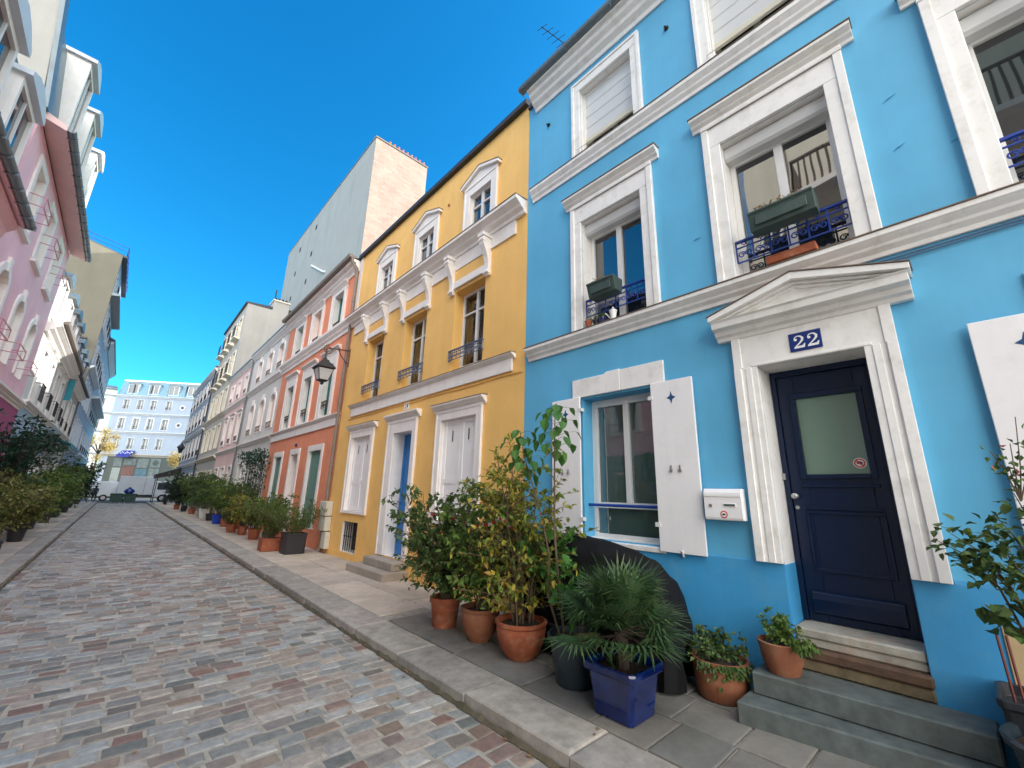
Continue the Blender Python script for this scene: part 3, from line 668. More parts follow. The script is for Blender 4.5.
mb.prof(f, [(D, .80), (D + .035, .82), (D + .045, .93), (D + .03, .985), (D, 1.0)], du0 + .05, du1 - .05)
mb.build('door_moulding', M['navy'], door, bevel=.004)
MB().box(f, g0 - .005, g1 + .005, gz0 - .005, gz1 + .005, D - .035, D - .02).build('door_pane', M['glass_door'], door)
mb = MB(); kc = f.p(1.185, 1.82, D)
mb.tube([kc, kc + f.n * .012, kc + f.n * .013, kc + f.n * .045, kc + f.n * .05, kc + f.n * .075, kc + f.n * .085], [.024, .024, .011, .011, .026, .026, .010], 14)
kc = f.p(1.185, 1.715, D); mb.tube([kc, kc + f.n * .012], .017, 12)
mb.build('door_handle', M['steel'], door, smooth=True)
MB().box(f, DU1 - .03, DU1 + .0, 1.97, 2.03, D + .03, D + .06).build('door_catch', M['steel'], door)
sc_ = f.p(.665, 2.115, D - .0195)
stk = MB().tube([sc_, sc_ + f.n * .0015], .048, 24).build('prohibition_sticker', M['ink'], door)
mb = MB(); n = 28
for i in range(n):
    q0, q1 = 2 * math.pi * i / n, 2 * math.pi * (i + 1) / n
    mb.face([f.p(.665 + r_ * math.cos(q), 2.115 + r_ * math.sin(q), D - .0172) for r_, q in ((.041, q0), (.041, q1), (.030, q1), (.030, q0))])
mb.face([f.p(.665 + x, 2.115 + z, D - .0170) for x, z in ((.030, .022), (.022, .030), (-.030, -.022), (-.022, -.030))])
mb.build('prohibition_ring', M['red'], door, recalc=False)
mb = MB(); mb.face([f.p(.665 + x, 2.115 + z, D - .0174) for x, z in ((-.022, -.006), (.022, -.006), (.022, .008), (.008, .008), (.006, .016), (-.010, .016), (-.014, .008), (-.022, .006))]); mb.build('prohibition_glyph', M['iron'], door, recalc=False)
# surround, cornice and pediment
mb = ring(f, (.225, 1.475, 1.23, 3.39), (DU0, DU1, 1.23, 3.06), .002, .05)
mb.box(f, .221, .29, 1.232, 3.06, .048, .072); mb.box(f, 1.41, 1.479, 1.232, 3.06, .048, .072)
mb.box(f, .33, .385, 1.232, 3.06, .049, .060); mb.box(f, 1.32, 1.375, 1.232, 3.06, .049, .060)
mb.box(f, .221, .30, 3.063, 3.388, .048, .062); mb.box(f, 1.40, 1.479, 3.063, 3.388, .048, .062)
mb.box(f, .385, 1.32, 3.064, 3.09, .0495, .056)
ds = mb.build('door_surround', M['white'], B.root, bevel=.004)
mb = MB(); mb.prof(f, [(.002, 3.385), (.06, 3.385), (.075, 3.42), (.11, 3.44), (.13, 3.48), (.19, 3.50), (.20, 3.56), (.22, 3.58), (.002, 3.58)], .07, 1.61)
ap = .84
mb.prism(f, [(.10, 3.578), (1.58, 3.578), (ap, 3.80)], .002, .11)
for s_ in (-1, 1):
    e = ap + s_ * .79
    mb.prism(f, [(e, 3.5805), (e, 3.635), (ap, 3.865), (ap, 3.79)], .002, .225)
    mb.prism(f, [(e - s_ * .10, 3.582), (e - s_ * .05, 3.585), (ap, 3.789), (ap, 3.762)], .002, .175)
    mb.prism(f, [(e - s_ * .2, 3.582), (e - s_ * .13, 3.583), (ap, 3.761), (ap, 3.735)], .002, .14)
ped = mb.build('pediment', M['white'], B.root, bevel=.003)
mb = MB()
for s_ in (-1, 1):
    e = ap + s_ * .80; mb.prism(f, [(e, 3.637), (e, 3.645), (ap, 3.877), (ap, 3.867)], .002, .235)
mb.build('lead_flashing', M['lead'], B.root)
# number plaque 22
mb = MB(); mb.box(f, .712, .966, 3.13, 3.31, .052, .060); pq = mb.build('number_plaque', M['plaque'], B.root, bevel=.003)
def digit2(mb, fr, uL, z, w, h, d, sgn=-1):
    """bold roman figure 2; uL = left edge as read, text runs along sgn*u"""
    P = lambda x, y, dd: fr.p(uL + sgn * x * w, z + y * h, dd)
    path = [(.10, .66, .06), (.10, .78, .07), (.18, .90, .075), (.34, .955, .07), (.50, .91, .12), (.62, .76, .17), (.60, .60, .16), (.46, .43, .12), (.28, .27, .09), (.12, .13, .08), (.06, .04, .07)]
    L, Rr = [], []
    for i, (x, y, ww) in enumerate(path):
        x0, y0, _ = path[max(0, i - 1)]; x1, y1, _ = path[min(len(path) - 1, i + 1)]
        tx, ty = x1 - x0, y1 - y0; l = math.hypot(tx, ty); nx, ny = -ty / l, tx / l
        L.append((x + nx * ww / 2, y + ny * ww / 2)); Rr.append((x - nx * ww / 2, y - ny * ww / 2))
    for i in range(len(path) - 1): mb.face([P(*L[i], d), P(*L[i + 1], d), P(*Rr[i + 1], d), P(*Rr[i], d)])
    mb.face([P(x, y, d + .0004) for x, y in ((.02, .0), (.70, .0), (.76, .30), (.68, .30), (.62, .20), (.50, .17), (.22, .17), (.06, .14))])
    mb.face([P(.17 + .105 * math.cos(q), .68 + .10 * math.sin(q), d + .0003) for q in [2 * math.pi * i / 14 for i in range(14)]])
mb = MB(); digit2(mb, f, .935, 3.157, .125, .125, .0606); digit2(mb, f, .827, 3.157, .125, .125, .0606); mb.build('numeral', M['ink'], pq, recalc=False)
# worn threshold stones under the door
mb = MB(); mb.box(f, DU0 + .006, DU1 - .006, .665, .737, -.40, -.005); mb.box(f, DU0 + .007, DU1 - .007, .60, .663, -.40, -.015); mb.build('threshold', M['threshold'], B.root, bevel=.012)
MB().box(f, DU0 - .01, DU1 + .012, .515, .598, -.40, .055).build('threshold', M['brownstone'], B.root, bevel=.016)
MB().box(f, DU0 - .004, DU1 + .006, .428, .513, -.40, .028).build('threshold', M['creamstone'], B.root, bevel=.012)
# two granite steps
st = thing('door_steps', 'two worn grey granite steps below the navy door', 'steps', (4.2, .85, .1))
M['palestone'] = surf('pale_stone_step', rgb(164, 154, 142), .85, .14, 6, 90, .4, .004, dirt=rgb(120, 112, 100), dirt_amt=.6, dscale=3)
def slab(poly, z0, z1, name, par, mat='stone'):
    mb = MB(); n = len(poly); mb.raw([(x, y, z0) for x, y in poly] + [(x, y, z1) for x, y in poly], [tuple(range(n))[::-1], tuple(range(n, 2 * n))] + [(i, (i + 1) % n, n + (i + 1) % n, n + i) for i in range(n)])
    return mb.build(name, M[mat], par, bevel=.012)
slab([(4.08, 1.50), (4.484, 1.50), (4.484, .16), (4.17, .16)], .268, .427, 'step', st)
slab([(3.84, 1.545), (4.484, 1.545), (4.484, .20), (4.03, .14)], .10, .267, 'step', st)

# mailbox
mbx = thing('mailbox', 'white metal mailbox fixed to the blue wall left of the navy door', 'mailbox', f.p(1.70, 1.72, 0))
mb = MB(); mb.prof(f, [(.015, 1.575), (.115, 1.575), (.122, 1.60), (.122, 1.835), (.10, 1.872), (.015, 1.872)], 1.525, 1.885); mb.build('body', M['shutter'], mbx, bevel=.006)
mb = MB(); mb.box(f, 1.53, 1.88, 1.795, 1.822, .1225, .128); mb.box(f, 1.58, 1.70, 1.70, 1.735, .1225, .127); mb.build('letter_flap', M['ink'], mbx, bevel=.003)
mb = MB(); mb.box(f, 1.59, 1.69, 1.708, 1.728, .1272, .1285); mb.build('name_card', M['poster_g'], mbx)
c = f.p(1.70, 1.63, .1225); st_ = MB().tube([c, c + f.n * .001], .034, 20).build('sticker', M['red'], mbx)
MB().tube([c + f.n * .0012, c + f.n * .002], .024, 18).build('sticker_centre', M['ink'], mbx)
MB().box(f, 1.685, 1.715, 1.622, 1.638, .1248, .1254).build('sticker_glyph', M['iron'], mbx)
c = f.p(1.82, 1.71, .1225); MB().tube([c, c + f.n * .006], .016, 14).build('lock', M['pipe'], mbx)

# TV aerial on the blue house's roof
an = thing('tv_antenna', 'small rake-shaped TV aerial above the blue house gutter', 'antenna', (6.0, 6.0, 9.0))
mb = MB(); mb.tube([(5.3, 4.35, 9.5), (5.3, 4.35, 11.15)], .014, 6); mb.build('mast', M['steel'], an)
mb = MB(); p0, p1 = Vector((5.36, 4.30, 11.13)), Vector((4.62, 4.46, 11.17)); mb.tube([p0, p1], .010, 6)
for i in range(6):
    c = p0.lerp(p1, .06 + i * .18); l = .20 - .015 * i; mb.tube([c + Vector((-.02, l, .1 * l)), c - Vector((-.02, l, .1 * l))], .006, 5)
mb.build('aerial', M['iron'], an)

# ================================================================== THE YELLOW HOUSE
Y = House('townhouse', 'ochre yellow townhouse with white shutters and a blue door', RT, 4.636, 12.46, 9.14, M['yellow'])
for uc in (6.29, 8.43, 10.58):
    a, b = uc - .51, uc + .51
    if uc > 10: b -= .05
    w = Y.window(a, b, 4.10, 5.89, .22, .06, 1, (5.40,), M['pvc'], M['glass_see'], bevel=.003, bot=.12)
    MB().box(f, a - .6, b + .6, 3.9, 6.3, -1.9, -1.8).build('room_wall', M['room'], w)
    for c0, c1 in ((a + .02, a + .24), (b - .30, b - .02)):
        mb = MB(); n_ = 16
        for i in range(n_):
            u0_, u1_ = c0 + (c1 - c0) * i / n_, c0 + (c1 - c0) * (i + 1) / n_; q0, q1 = -.40 + .025 * math.sin(i * 1.5), -.40 + .025 * math.sin((i + 1) * 1.5)
            mb.face([f.p(u0_, 4.15, q0), f.p(u1_, 4.15, q1), f.p(u1_, 5.88, q1 * .99), f.p(u0_, 5.88, q0 * .99)])
        mb.build('curtain', M['curtain'], w, recalc=False)
    iron_rail(w, f, a - .03, b + .05, 4.36, 4.57, .035, M['grey_iron'], .012, returns=.03)
    MB().box(f, uc - .56, uc + .56, 5.955, 6.115, .002, .055).build('lintel', M['white2'], w, bevel=.004)
    MB().box(f, uc - .54, uc + .54, 6.13, 6.38, .002, .022).build('lintel_panel', M['yellow'], w)
    for s_ in (-1, 1):
        c = uc + s_ * .60
        mb = MB(); mb.prof(f, [(.002, 5.84), (.06, 5.84), (.085, 5.90), (.07, 5.98), (.075, 6.10), (.10, 6.22), (.16, 6.36), (.21, 6.46), (.235, 6.56), (.225, 6.62), (.002, 6.62)], c - .065, c + .065)
        mb.box(f, c - .09, c + .09, 6.622, 6.695, .002, .25); mb.tube([f.p(c - .08, 5.90, .07), f.p(c + .08, 5.90, .07)], .035, 8); mb.tube([f.p(c - .075, 6.55, .20), f.p(c + .075, 6.55, .20)], .045, 8)
        mb.build('console', M['white2'], w, bevel=.003)
for uc in (6.06, 8.22, 10.33):
    w = Y.window(uc - .36, uc + .36, 7.12, 8.06, .035, .045, 1, (7.74,), M['pvc'], M['glass'], rm=M['white2'], bevel=.003)
    ring(f, (uc - .555, uc + .555, 7.04, 8.30), (uc - .36, uc + .36, 7.12, 8.06), .002, .045, bottom=True, stepd=.015, stepw=.05).build('surround', M['white2'], w, bevel=.004)
    mb = MB(); mb.prism(f, [(uc - .58, 8.302), (uc + .58, 8.302), (uc + .58, 8.33), (uc, 8.545), (uc - .58, 8.33)], .002, .05)
    for s_ in (-1, 1):
        mb.prism(f, [(uc + s_ * .64, 8.315), (uc + s_ * .64, 8.385), (uc, 8.62), (uc, 8.545)], .002, .11)
    mb.build('hood', M['white2'], w, bevel=.003)
    mb = MB()
    for s_ in (-1, 1): mb.prism(f, [(uc + s_ * .655, 8.382), (uc + s_ * .655, 8.390), (uc, 8.632), (uc, 8.622)], .002, .12)
    mb.build('lead_flashing', M['lead'], w)
    iron_rail(w, f, uc - .36, uc + .36, 7.13, 7.26, .01, M['royal'], .009, scroll=False, nscroll=6)
# ground floor: two shuttered windows, the door, the cellar grille
def shuttered(u0, u1, o0, o1, hood):
    w = None
    Y.opening(u0, u1, 1.27, 3.14, .06, 0, M['white2'])
    pw = Y.panel(u0, u1, 1.27, 3.14, .05, M['shutter'], 'shutter', 2, hole=False)
    MB().box(f, u0 + .005, u1 - .005, 1.265, 3.13, -.115, -.105).build('shutter_back', M['dark'], pw)
    ring(f, (o0, o1, 1.20, 3.32), (u0, u1, 1.27, 3.14), .002, .045, bottom=True, stepd=.012, stepw=.04).build('surround', M['white2'], pw, bevel=.004)
    MB().prof(f, cornice_prof(3.318, 3.46, .13), hood[0], hood[1]).build('hood', M['white2'], pw, bevel=.003)
    MB().prof(f, [(0, 3.4605), (.14, 3.4605), (.14, 3.468), (0, 3.485)], hood[0] - .01, hood[1] + .01).build('lead_flashing', M['lead'], pw)
    mb = MB()
    for k in (.27, .73):
        u = u0 + (u1 - u0) * k; mb.box(f, u - .014, u + .014, 2.72, 2.93, -.0515, -.0488)
    mb.build('slot', M['iron'], pw)
shuttered(10.17, 11.30, 9.99, 11.46, (9.86, 11.60)); shuttered(5.83, 6.95, 5.66, 7.12, (5.58, 7.24))
Y.opening(8.06, 8.90, .44, 3.06, .26, 0, M['white2'])
dr = Y.panel(8.065, 8.895, .44, 3.05, .24, M['blue_door'], 'door', 1, hole=False)
MB().box(f, 8.35, 8.45, 1.95, 2.02, -.2395, -.232).build('door_notice', M['peach'], dr)
kc = f.p(8.80, 1.55, -.24); MB().tube([kc, kc + f.n * .05, kc + f.n * .09], [.012, .03, .02], 10).build('handle', M['steel'], dr, smooth=True)
ring(f, (7.89, 9.20, .44, 3.34), (8.06, 8.90, .44, 3.06), .002, .05, stepd=.014, stepw=.05).build('surround', M['white2'], dr, bevel=.004)
MB().prof(f, cornice_prof(3.338, 3.50, .14), 7.79, 9.32).build('hood', M['white2'], dr, bevel=.003)
pq = MB().box(f, 8.36, 8.57, 3.58, 3.73, .003, .012).build('number_plaque', M['ink'], Y.root)
def text_mesh(txt, fr, u, z, d, size, sgn, name, mat, parent, bold=0.0):
    cu = bpy.data.curves.new(name, 'FONT'); cu.body = txt; cu.size = size; cu.extrude = 0; cu.offset = bold; cu.align_x = 'CENTER'
    o = bpy.data.objects.new(name + '_src', cu); COL.objects.link(o)
    dg = bpy.context.evaluated_depsgraph_get(); me = bpy.data.meshes.new_from_object(o.evaluated_get(dg))
    mb = MB()
    for p in me.polygons: mb.face([fr.p(u + sgn * me.vertices[i].co.x, z + me.vertices[i].co.y, d) for i in p.vertices])
    bpy.data.objects.remove(o); bpy.data.curves.remove(cu)
    return mb.build(name, mat, parent, recalc=False)
text_mesh('24', f, 8.465, 3.605, .0128, .15, -1, 'numeral', M['plaque'], pq, .002)
Y.opening(10.40, 11.32, .28, 1.0, .3, 0, M['white2'])
gr = MB()
for i in range(7): u = 10.47 + i * .13; gr.tube([f.p(u, .29, -.05), f.p(u, .99, -.05)], .013, 6)
gr.tube([f.p(10.41, .64, -.05), f.p(11.31, .64, -.05)], .01, 6)
gr = gr.build('cellar_grille', M['iron'], Y.root)
MB().box(f, 10.40, 11.32, .28, 1.0, -.34, -.30).build('void', M['dark'], gr)
Y.wall(); Y.roof(M['darkedge'], 1.5, .10, .11)
MB().box(f, 12.24, 12.455, 6.99, 9.13, .002, .03).build('party_wall_edge', M['palewall'], Y.root)
mb = MB(); mb.box(f, 4.92, 12.20, 6.40, 6.69, .002, .035); mb.build('frieze', M['white2'], Y.root)
Y.trim('cornice', cornice_prof(6.695, 6.97, .28), M['white2'], 4.66, 12.42, .004); Y.trim('lead_flashing', [(0, 6.971), (.29, 6.971), (.293, 6.98), (0, 7.0)], M['lead'], 4.655, 12.42)
mb = MB(); mb.box(f, 4.92, 11.66, 3.77, 3.985, .002, .04); mb.build('fascia', M['white2'], Y.root, bevel=.004)
Y.trim('string_course', cornice_prof(3.986, 4.075, .11), M['white2'], 4.86, 11.72, .003); Y.trim('lead_flashing', [(0, 4.076), (.12, 4.076), (.12, 4.084), (0, 4.095)], M['lead'], 4.855, 11.725)
MB().tube([f.p(4.7 + i * .55, 3.715 + .012 * math.sin(i * 1.7), .014) for i in range(14)], .009, 5).build('cable', M['yellow'], Y.root)
MB().tube([f.p(7.3, 8.35, .002), f.p(7.3, 8.35, .03)], .03, 8).build('vent_stub', M['terra'], Y.root)
mb = MB()
for (u0, u1) in ((4.65, 7.88), (9.21, 12.44)): mb.box(f, u0, u1, -.04, .27, .002, .012)
mb.build('plinth', M['yellow'], Y.root)
ys = thing('door_steps', 'pale stone double step in front of the yellow house door', 'steps', (4.2, 8.6, .1))
slab([(3.93, 9.45), (4.484, 9.45), (4.484, 7.8), (3.96, 7.8)], .10, .265, 'step', ys, 'palestone'); slab([(4.18, 9.2), (4.484, 9.2), (4.484, 7.9), (4.18, 7.9)], .2655, .42, 'step', ys, 'palestone')

# cabinets at the yellow house corner, its neighbour's downpipe
cab = thing('meter_cabinet', 'cream meter cabinets stacked by the downpipe at the yellow house corner', 'cabinet', f.p(12.35, .8, .1))
MB().box(f, 12.13, 12.62, 1.08, 1.46, .01, .20).build('cabinet_body', M['cream_box'], cab, bevel=.01)
MB().box(f, 12.13, 12.60, .69, 1.06, .01, .18).build('cabinet_body', M['cream_box'], cab, bevel=.01)
MB().box(f, 12.05, 12.34, .24, .66, .01, .15).build('cabinet_body', M['cream_box'], cab, bevel=.01)
mb = MB(); mb.tube([f.p(12.5, .13, .08), f.p(12.5, .69, .08)], .03, 8); mb.build('conduit', M['pipe'], cab)

# ================================================================== THE CORAL HOUSE
C = House('townhouse', 'coral orange townhouse with green shutters and a wall lantern', RT, 12.47, 20.26, 9.1, M['coral'])
TOPC = ('teal', 'peach', 'teal')
for k, uc in enumerate((14.03, 16.20, 18.36)):
    a, b = uc - .43, uc + .43
    # top floor: shuttered in
    C.opening(a, b, 7.26, 8.46, .2, 0, M['white2'])
    w = C.panel(a, b, 7.26, 8.46, .16, M[TOPC[k]], 'shutter', 2, hole=False)
    ring(f, (uc - .68, uc + .68, 7.18, 8.74), (a, b, 7.26, 8.46), .002, .05, bottom=True, stepd=.015, stepw=.05).build('surround', M['white2'], w, bevel=.004)
    MB().prof(f, cornice_prof(8.60, 8.745, .10, .05), uc - .72, uc + .72).build('hood', M['white2'], w)
    iron_rail(w, f, a, b, 7.28, 7.42, -.02, M['brown_iron'], .01, scroll=False, nscroll=7)
    # middle floor
    C.opening(a, b, 4.08, 5.80, .2, 0, M['white2'])
    w = C.panel(a, b, 4.08, 5.80, .15, M['teal'], 'shutter', 2, hole=False)
    ring(f, (uc - .68, uc + .68, 4.02, 6.2), (a, b, 4.08, 5.80), .002, .05, bottom=True, stepd=.015, stepw=.05).build('surround', M['white2'], w, bevel=.004)
    MB().prof(f, cornice_prof(6.20, 6.36, .14), uc - .82, uc + .82).build('hood', M['white2'], w)
    iron_rail(w, f, a, b, 4.40, 4.62, -.02, M['brown_iron'], .011, nscroll=4)
for (u0, u1, kind) in ((13.68, 14.80, 'sage'), (16.0, 16.84, 'palepink'), (18.07, 19.04, 'sage')):
    zb = .62 if kind == 'sage' else .35
    C.opening(u0, u1, zb, 2.98, .14 if kind == 'sage' else .3, 0, M['white2'])
    p = C.panel(u0, u1, zb, 2.98, .05 if kind == 'sage' else .24, M[kind], 'shutter' if kind == 'sage' else 'door', 2 if kind == 'sage' else 1, hole=False)
    MB().box(f, u0 + .004, u1 - .004, zb, 2.97, -.36, -.33).build('void', M['dark'], p)
    ring(f, (u0 - .16, u1 + .16, zb, 3.17), (u0, u1, zb, 2.98), .002, .04).build('surround', M['white2'], p, bevel=.004)
MB().tube([f.p(16.42, 3.3, .01), f.p(16.42, 3.3, .06)], .06, 10).build('door_lamp', M['plaque'], C.root)
C.wall(); C.roof(M['slate'], 1.4, .10)
C.trim('cornice', [(0, 8.74), (.04, 8.74), (.06, 8.82), (.14, 8.90), (.16, 8.98), (.26, 9.02), (.28, 9.10), (0, 9.10)], M['white2'], 12.5, 20.25)
C.trim('gutter', [(.24, 9.12), (.40, 9.12), (.42, 9.22), (.30, 9.24), (.10, 9.16)], M['pipe'], 12.49, 20.255)
C.trim('string_course', cornice_prof(6.68, 7.10, .18), M['white2'], 12.5, 20.25, .004)
C.trim('string_course', cornice_prof(3.88, 4.015, .12), M['white2'], 12.56, 20.25, .004); C.trim('fascia', [(.002, 3.66), (.045, 3.66), (.045, 3.879), (.002, 3.879)], M['white2'], 12.56, 20.25)
mb = MB(); mb.tube([f.p(12.49, 9.15, .30), f.p(12.49, 8.95, .28), f.p(12.49, 8.75, .12), f.p(12.49, 8.5, .085)], .045, 10); mb.tube([f.p(12.49, 8.5, .085), f.p(12.49, .9, .085), f.p(12.49, .25, .085), f.p(12.49, .15, .12)], .045, 10)
for z in (7.6, 5.2, 3.9, 2.4, 1.7): mb.tube([f.p(12.49, z, .085), f.p(12.49, z + .05, .085)], .055, 10)
mb.build('downpipe', M['pipe'], C.root, smooth=True)

lp = thing('wall_lantern', 'old iron street lantern on a scrolled bracket between the coral and yellow houses', 'street lamp', (4.5, 12.40, 5.8))
YL = 12.40
mb = MB(); mb.tube([(4.49, YL, 5.93), (4.1, YL, 5.90), (3.85, YL, 5.85), (3.77, YL, 5.80)], .02, 8); mb.tube([(4.49, YL, 5.50), (4.36, YL, 5.58), (4.22, YL, 5.74), (4.14, YL, 5.90)], .016, 8)
FX = Fr((0, YL, 0), (1, 0, 0), (0, -1, 0))
mb.tube(curl((3.86, 5.82, 0), FX, .15, 1.6, 26, 1, math.pi / 2), .014, 6); mb.tube([(4.495, YL, 5.42), (4.495, YL, 6.0)], .022, 8)
mb.build('bracket', M['brown_iron'], lp, smooth=True)
lx = 3.80
def sq(mb, prof, rot=math.pi / 4):
    vs, fs = [], []
    for r, z in prof:
        for k in range(4): q = rot + math.pi / 2 * k; vs.append((lx + r * math.cos(q), YL + r * math.sin(q), z))
    for i in range(len(prof) - 1):
        for k in range(4): fs.append((i * 4 + k, i * 4 + (k + 1) % 4, i * 4 + 4 + (k + 1) % 4, i * 4 + 4 + k))
    fs += [(3, 2, 1, 0), tuple(range(len(vs) - 4, len(vs)))]; mb.raw(vs, fs); return mb
mb = MB(); sq(mb, [(.35, 5.20), (.37, 5.23), (.24, 5.36), (.15, 5.42), (.13, 5.47), (.07, 5.50), (.03, 5.56), (.02, 5.70), (.015, 5.80)]); mb.build('lantern_cap', M['iron'], lp, bevel=.004)
mb = MB(); sq(mb, [(.17, 4.86), (.30, 5.198)]); mb.build('lantern_glass', M['lampglass'], lp)
mb = MB()
for k in range(4):
    q = math.pi / 4 + math.pi / 2 * k; q2 = q + math.pi / 2
    A = lambda r, z, qq: (lx + r * math.cos(qq), YL + r * math.sin(qq), z)
    mb.tube([A(.175, 4.85, q), A(.305, 5.20, q)], .013, 5); mb.tube([A(.175, 4.855, q), A(.175, 4.855, q2)], .014, 5); mb.tube([A(.305, 5.195, q), A(.305, 5.195, q2)], .014, 5)
sq(mb, [(.16, 4.86), (.10, 4.82), (.05, 4.80), (.06, 4.77), (.02, 4.72)]); mb.build('lantern_frame', M['iron'], lp)

# ================================================================== HOUSES FARTHER DOWN, RIGHT SIDE
def simple_window(H, uc, z0, z1, hw, fill, sur=None, arch=0, sw=.14, rail=None, rev=.16, mull=1, hood=None):
    a, b = uc - hw, uc + hw
    if fill == 'glass': w = H.window(a, b, z0, z1, rev, .06, mull, (), M['pvc'], M['glass_far'], arch=arch, rm=sur)
    else: w = H.panel(a, b, z0, z1, rev * .6, M[fill], 'shutter', 2, arch=arch, rm=sur)
    if sur is not None:
        if arch:
            mb = MB(); inn = arc_pts(a, b, z1 - arch, z1); out = arc_pts(a - sw, b + sw, z1 - arch, z1 + sw)
            inn = [(a, z0)] + inn + [(b, z0)]; out = [(a - sw, z0)] + out + [(b + sw, z0)]
            for i in range(len(inn) - 1): mb.prism(H.fr, [inn[i], inn[i + 1], out[i + 1], out[i]], .002, .05)
            mb.prism(H.fr, [(uc - .10, z1 - .02), (uc + .10, z1 - .02), (uc + .14, z1 + sw + .14), (uc - .14, z1 + sw + .14)], .003, .075)
            mb.build('surround', sur, w)
        else: ring(H.fr, (a - sw, b + sw, z0 - .06, z1 + sw), (a, b, z0, z1), .002, .05, bottom=True).build('surround', sur, w)
    if hood: MB().prof(H.fr, cornice_prof(z1 + sw, z1 + sw + .13, .12), a - sw - .08, b + sw + .08).build('hood', sur or M['white2'], w)
    if rail:
        mb = MB(); n = max(4, int(hw * 2 / .16))
        zr = z0 + rail[1]
        mb.box(H.fr, a - .03, b + .03, zr - .03, zr, rail[0] - .02, rail[0] + .015); mb.box(H.fr, a - .03, b + .03, z0 + .05, z0 + .075, rail[0] - .015, rail[0] + .01)
        for i in range(n + 1): u = a + (b - a) * i / n; mb.tube([H.fr.p(u, z0 + .06, rail[0]), H.fr.p(u, zr - .01, rail[0])], .010, 4)
        for u in (a - .02, b + .02): mb.box(H.fr, u - .01, u + .01, zr - .025, zr - .005, 0, rail[0])
        mb.build('railing', rail[2] if len(rail) > 2 else M['iron'], w)
    return w

W = House('townhouse', 'pale white townhouse with arched first floor windows beside the coral house', RT, 20.268, 27.25, 9.1, M['palewall'])
for uc in (21.15, 23.15, 25.25):
    simple_window(W, uc, 7.27, 8.42, .42, 'palepink', M['white2'], .12, .13, (.03, .26, M['brown_iron']))
    simple_window(W, uc, 4.38, 5.98, .45, 'palepink', M['white2'], .3, .13, (.04, .3, M['brown_iron']))
for uc, fl in ((21.0, 'dkgreen'), (22.4, 'palepink'), (23.9, 'dkgreen'), (25.6, 'dkgreen')): simple_window(W, uc, .55, 2.95, .42, fl, M['white2'], 0, .1)
W.wall(); W.roof(M['zinc'], 1.3, .22, .1); W.trim('cornice', cornice_prof(8.82, 9.1, .2), M['white2']); W.trim('string_course', cornice_prof(6.68, 6.9, .16), M['white2']); W.trim('string_course', cornice_prof(3.82, 4.0, .14), M['white2'])
MB().tube([f.p(27.15, 9.0, .09), f.p(27.15, .2, .09)], .045, 8).build('downpipe', M['zinc'], W.root)

P = House('townhouse', 'dusty rose townhouse between the white house and the tall beige block', RT, 27.258, 34.1, 8.95, M['rose'])
for uc in (28.5, 30.6, 32.7):
    simple_window(P, uc, 7.2, 8.25, .40, 'palepink', M['white2'], 0, .12, (.03, .25, M['brown_iron']))
    simple_window(P, uc, 4.35, 5.95, .42, 'palepink', M['white2'], 0, .12, (.04, .3, M['brown_iron']), hood=True)
    simple_window(P, uc, .7, 2.9, .45, 'sage', M['white2'], 0, .1)
P.wall(); P.roof(M['zinc'], 1.3, .22, .1); P.trim('cornice', cornice_prof(8.72, 8.95, .18), M['white2']); P.trim('string_course', cornice_prof(6.6, 6.82, .16), M['white2']); P.trim('string_course', cornice_prof(3.76, 3.96, .14), M['white2'])

T = House('apartment_building', 'tall beige apartment block with a blank side wall rising above the rose house', RT, 34.108, 43.3, 14.95, M['beige'], cat='building', depth=9)
for uc in (35.5, 37.6, 39.7, 41.8):
    for z0, z1, rl in ((4.4, 6.0, None), (7.1, 8.7, None), (9.7, 11.4, (.32, .9)), (12.5, 14.1, (.32, .9))): simple_window(T, uc, z0, z1, .48, 'glass', M['cream'], 0, .12, rl)
    simple_window(T, uc, .6, 2.8, .5, 'sage', M['cream'], 0, .1)
T.wall()
for z in (9.6, 12.4):
    for uc in (35.5, 37.6, 39.7, 41.8): MB().prof(f, [(0, z - .12), (.2, z - .05), (.38, z), (.38, z + .06), (0, z + .06)], uc - .7, uc + .7).build('balcony_slab', M['cream'], T.root)
T.roof(M['darkedge'], .35, .12, .14); T.trim('string_course', cornice_prof(6.6, 6.85, .2), M['cream']); T.trim('string_course', cornice_prof(3.6, 3.85, .2), M['cream'])
ch = MB().box(WD, 6.12, 7.2, 9.0, 15.72, -35.2, -34.03).build('chimney', M['beige'], T.root)
MB().box(WD, 6.06, 7.26, 15.721, 15.82, -35.26, -33.97).build('chimney_cap', M['cream'], ch)
for k in range(4): MB().lathe((6.28 + k * .25, 34.5, 15.82), [(.08, 0), (.10, .05), (.075, .2), (.085, .34)], 10).build('chimney_pot', M['iron'], ch)
MB().tube([(6.3, 34.9, 15.82), (6.3, 34.9, 17.0)], .05, 8).build('flue', M['iron'], ch)

G_ = House('apartment_building', 'grey four storey building at the far right end of the street', RT, 43.308, 58.8, 11.9, M['bluegrey'], cat='building', depth=9)
for uc in (44.8, 47.3, 49.8, 52.3, 54.8, 57.3):
    for z0, z1 in ((4.3, 6.0), (7.2, 8.8), (9.6, 11.1)): simple_window(G_, uc, z0, z1, .5, 'glass', M['white2'], 0, .12, (.08, .5))
    simple_window(G_, uc, .3, 2.8, .6, 'glass', M['white2'], 0, .1)
G_.wall(); G_.roof(M['slate'], 1.4, .18, .12); G_.trim('string_course', cornice_prof(6.35, 6.6, .18), M['white2']); G_.trim('string_course', cornice_prof(3.55, 3.8, .2), M['white2']); G_.trim('cornice', cornice_prof(11.6, 11.89, .22), M['white2'])
MB().tube([f.p(43.45, 11.7, .09), f.p(43.45, .2, .09)], .05, 8).build('downpipe', M['iron'], G_.root)
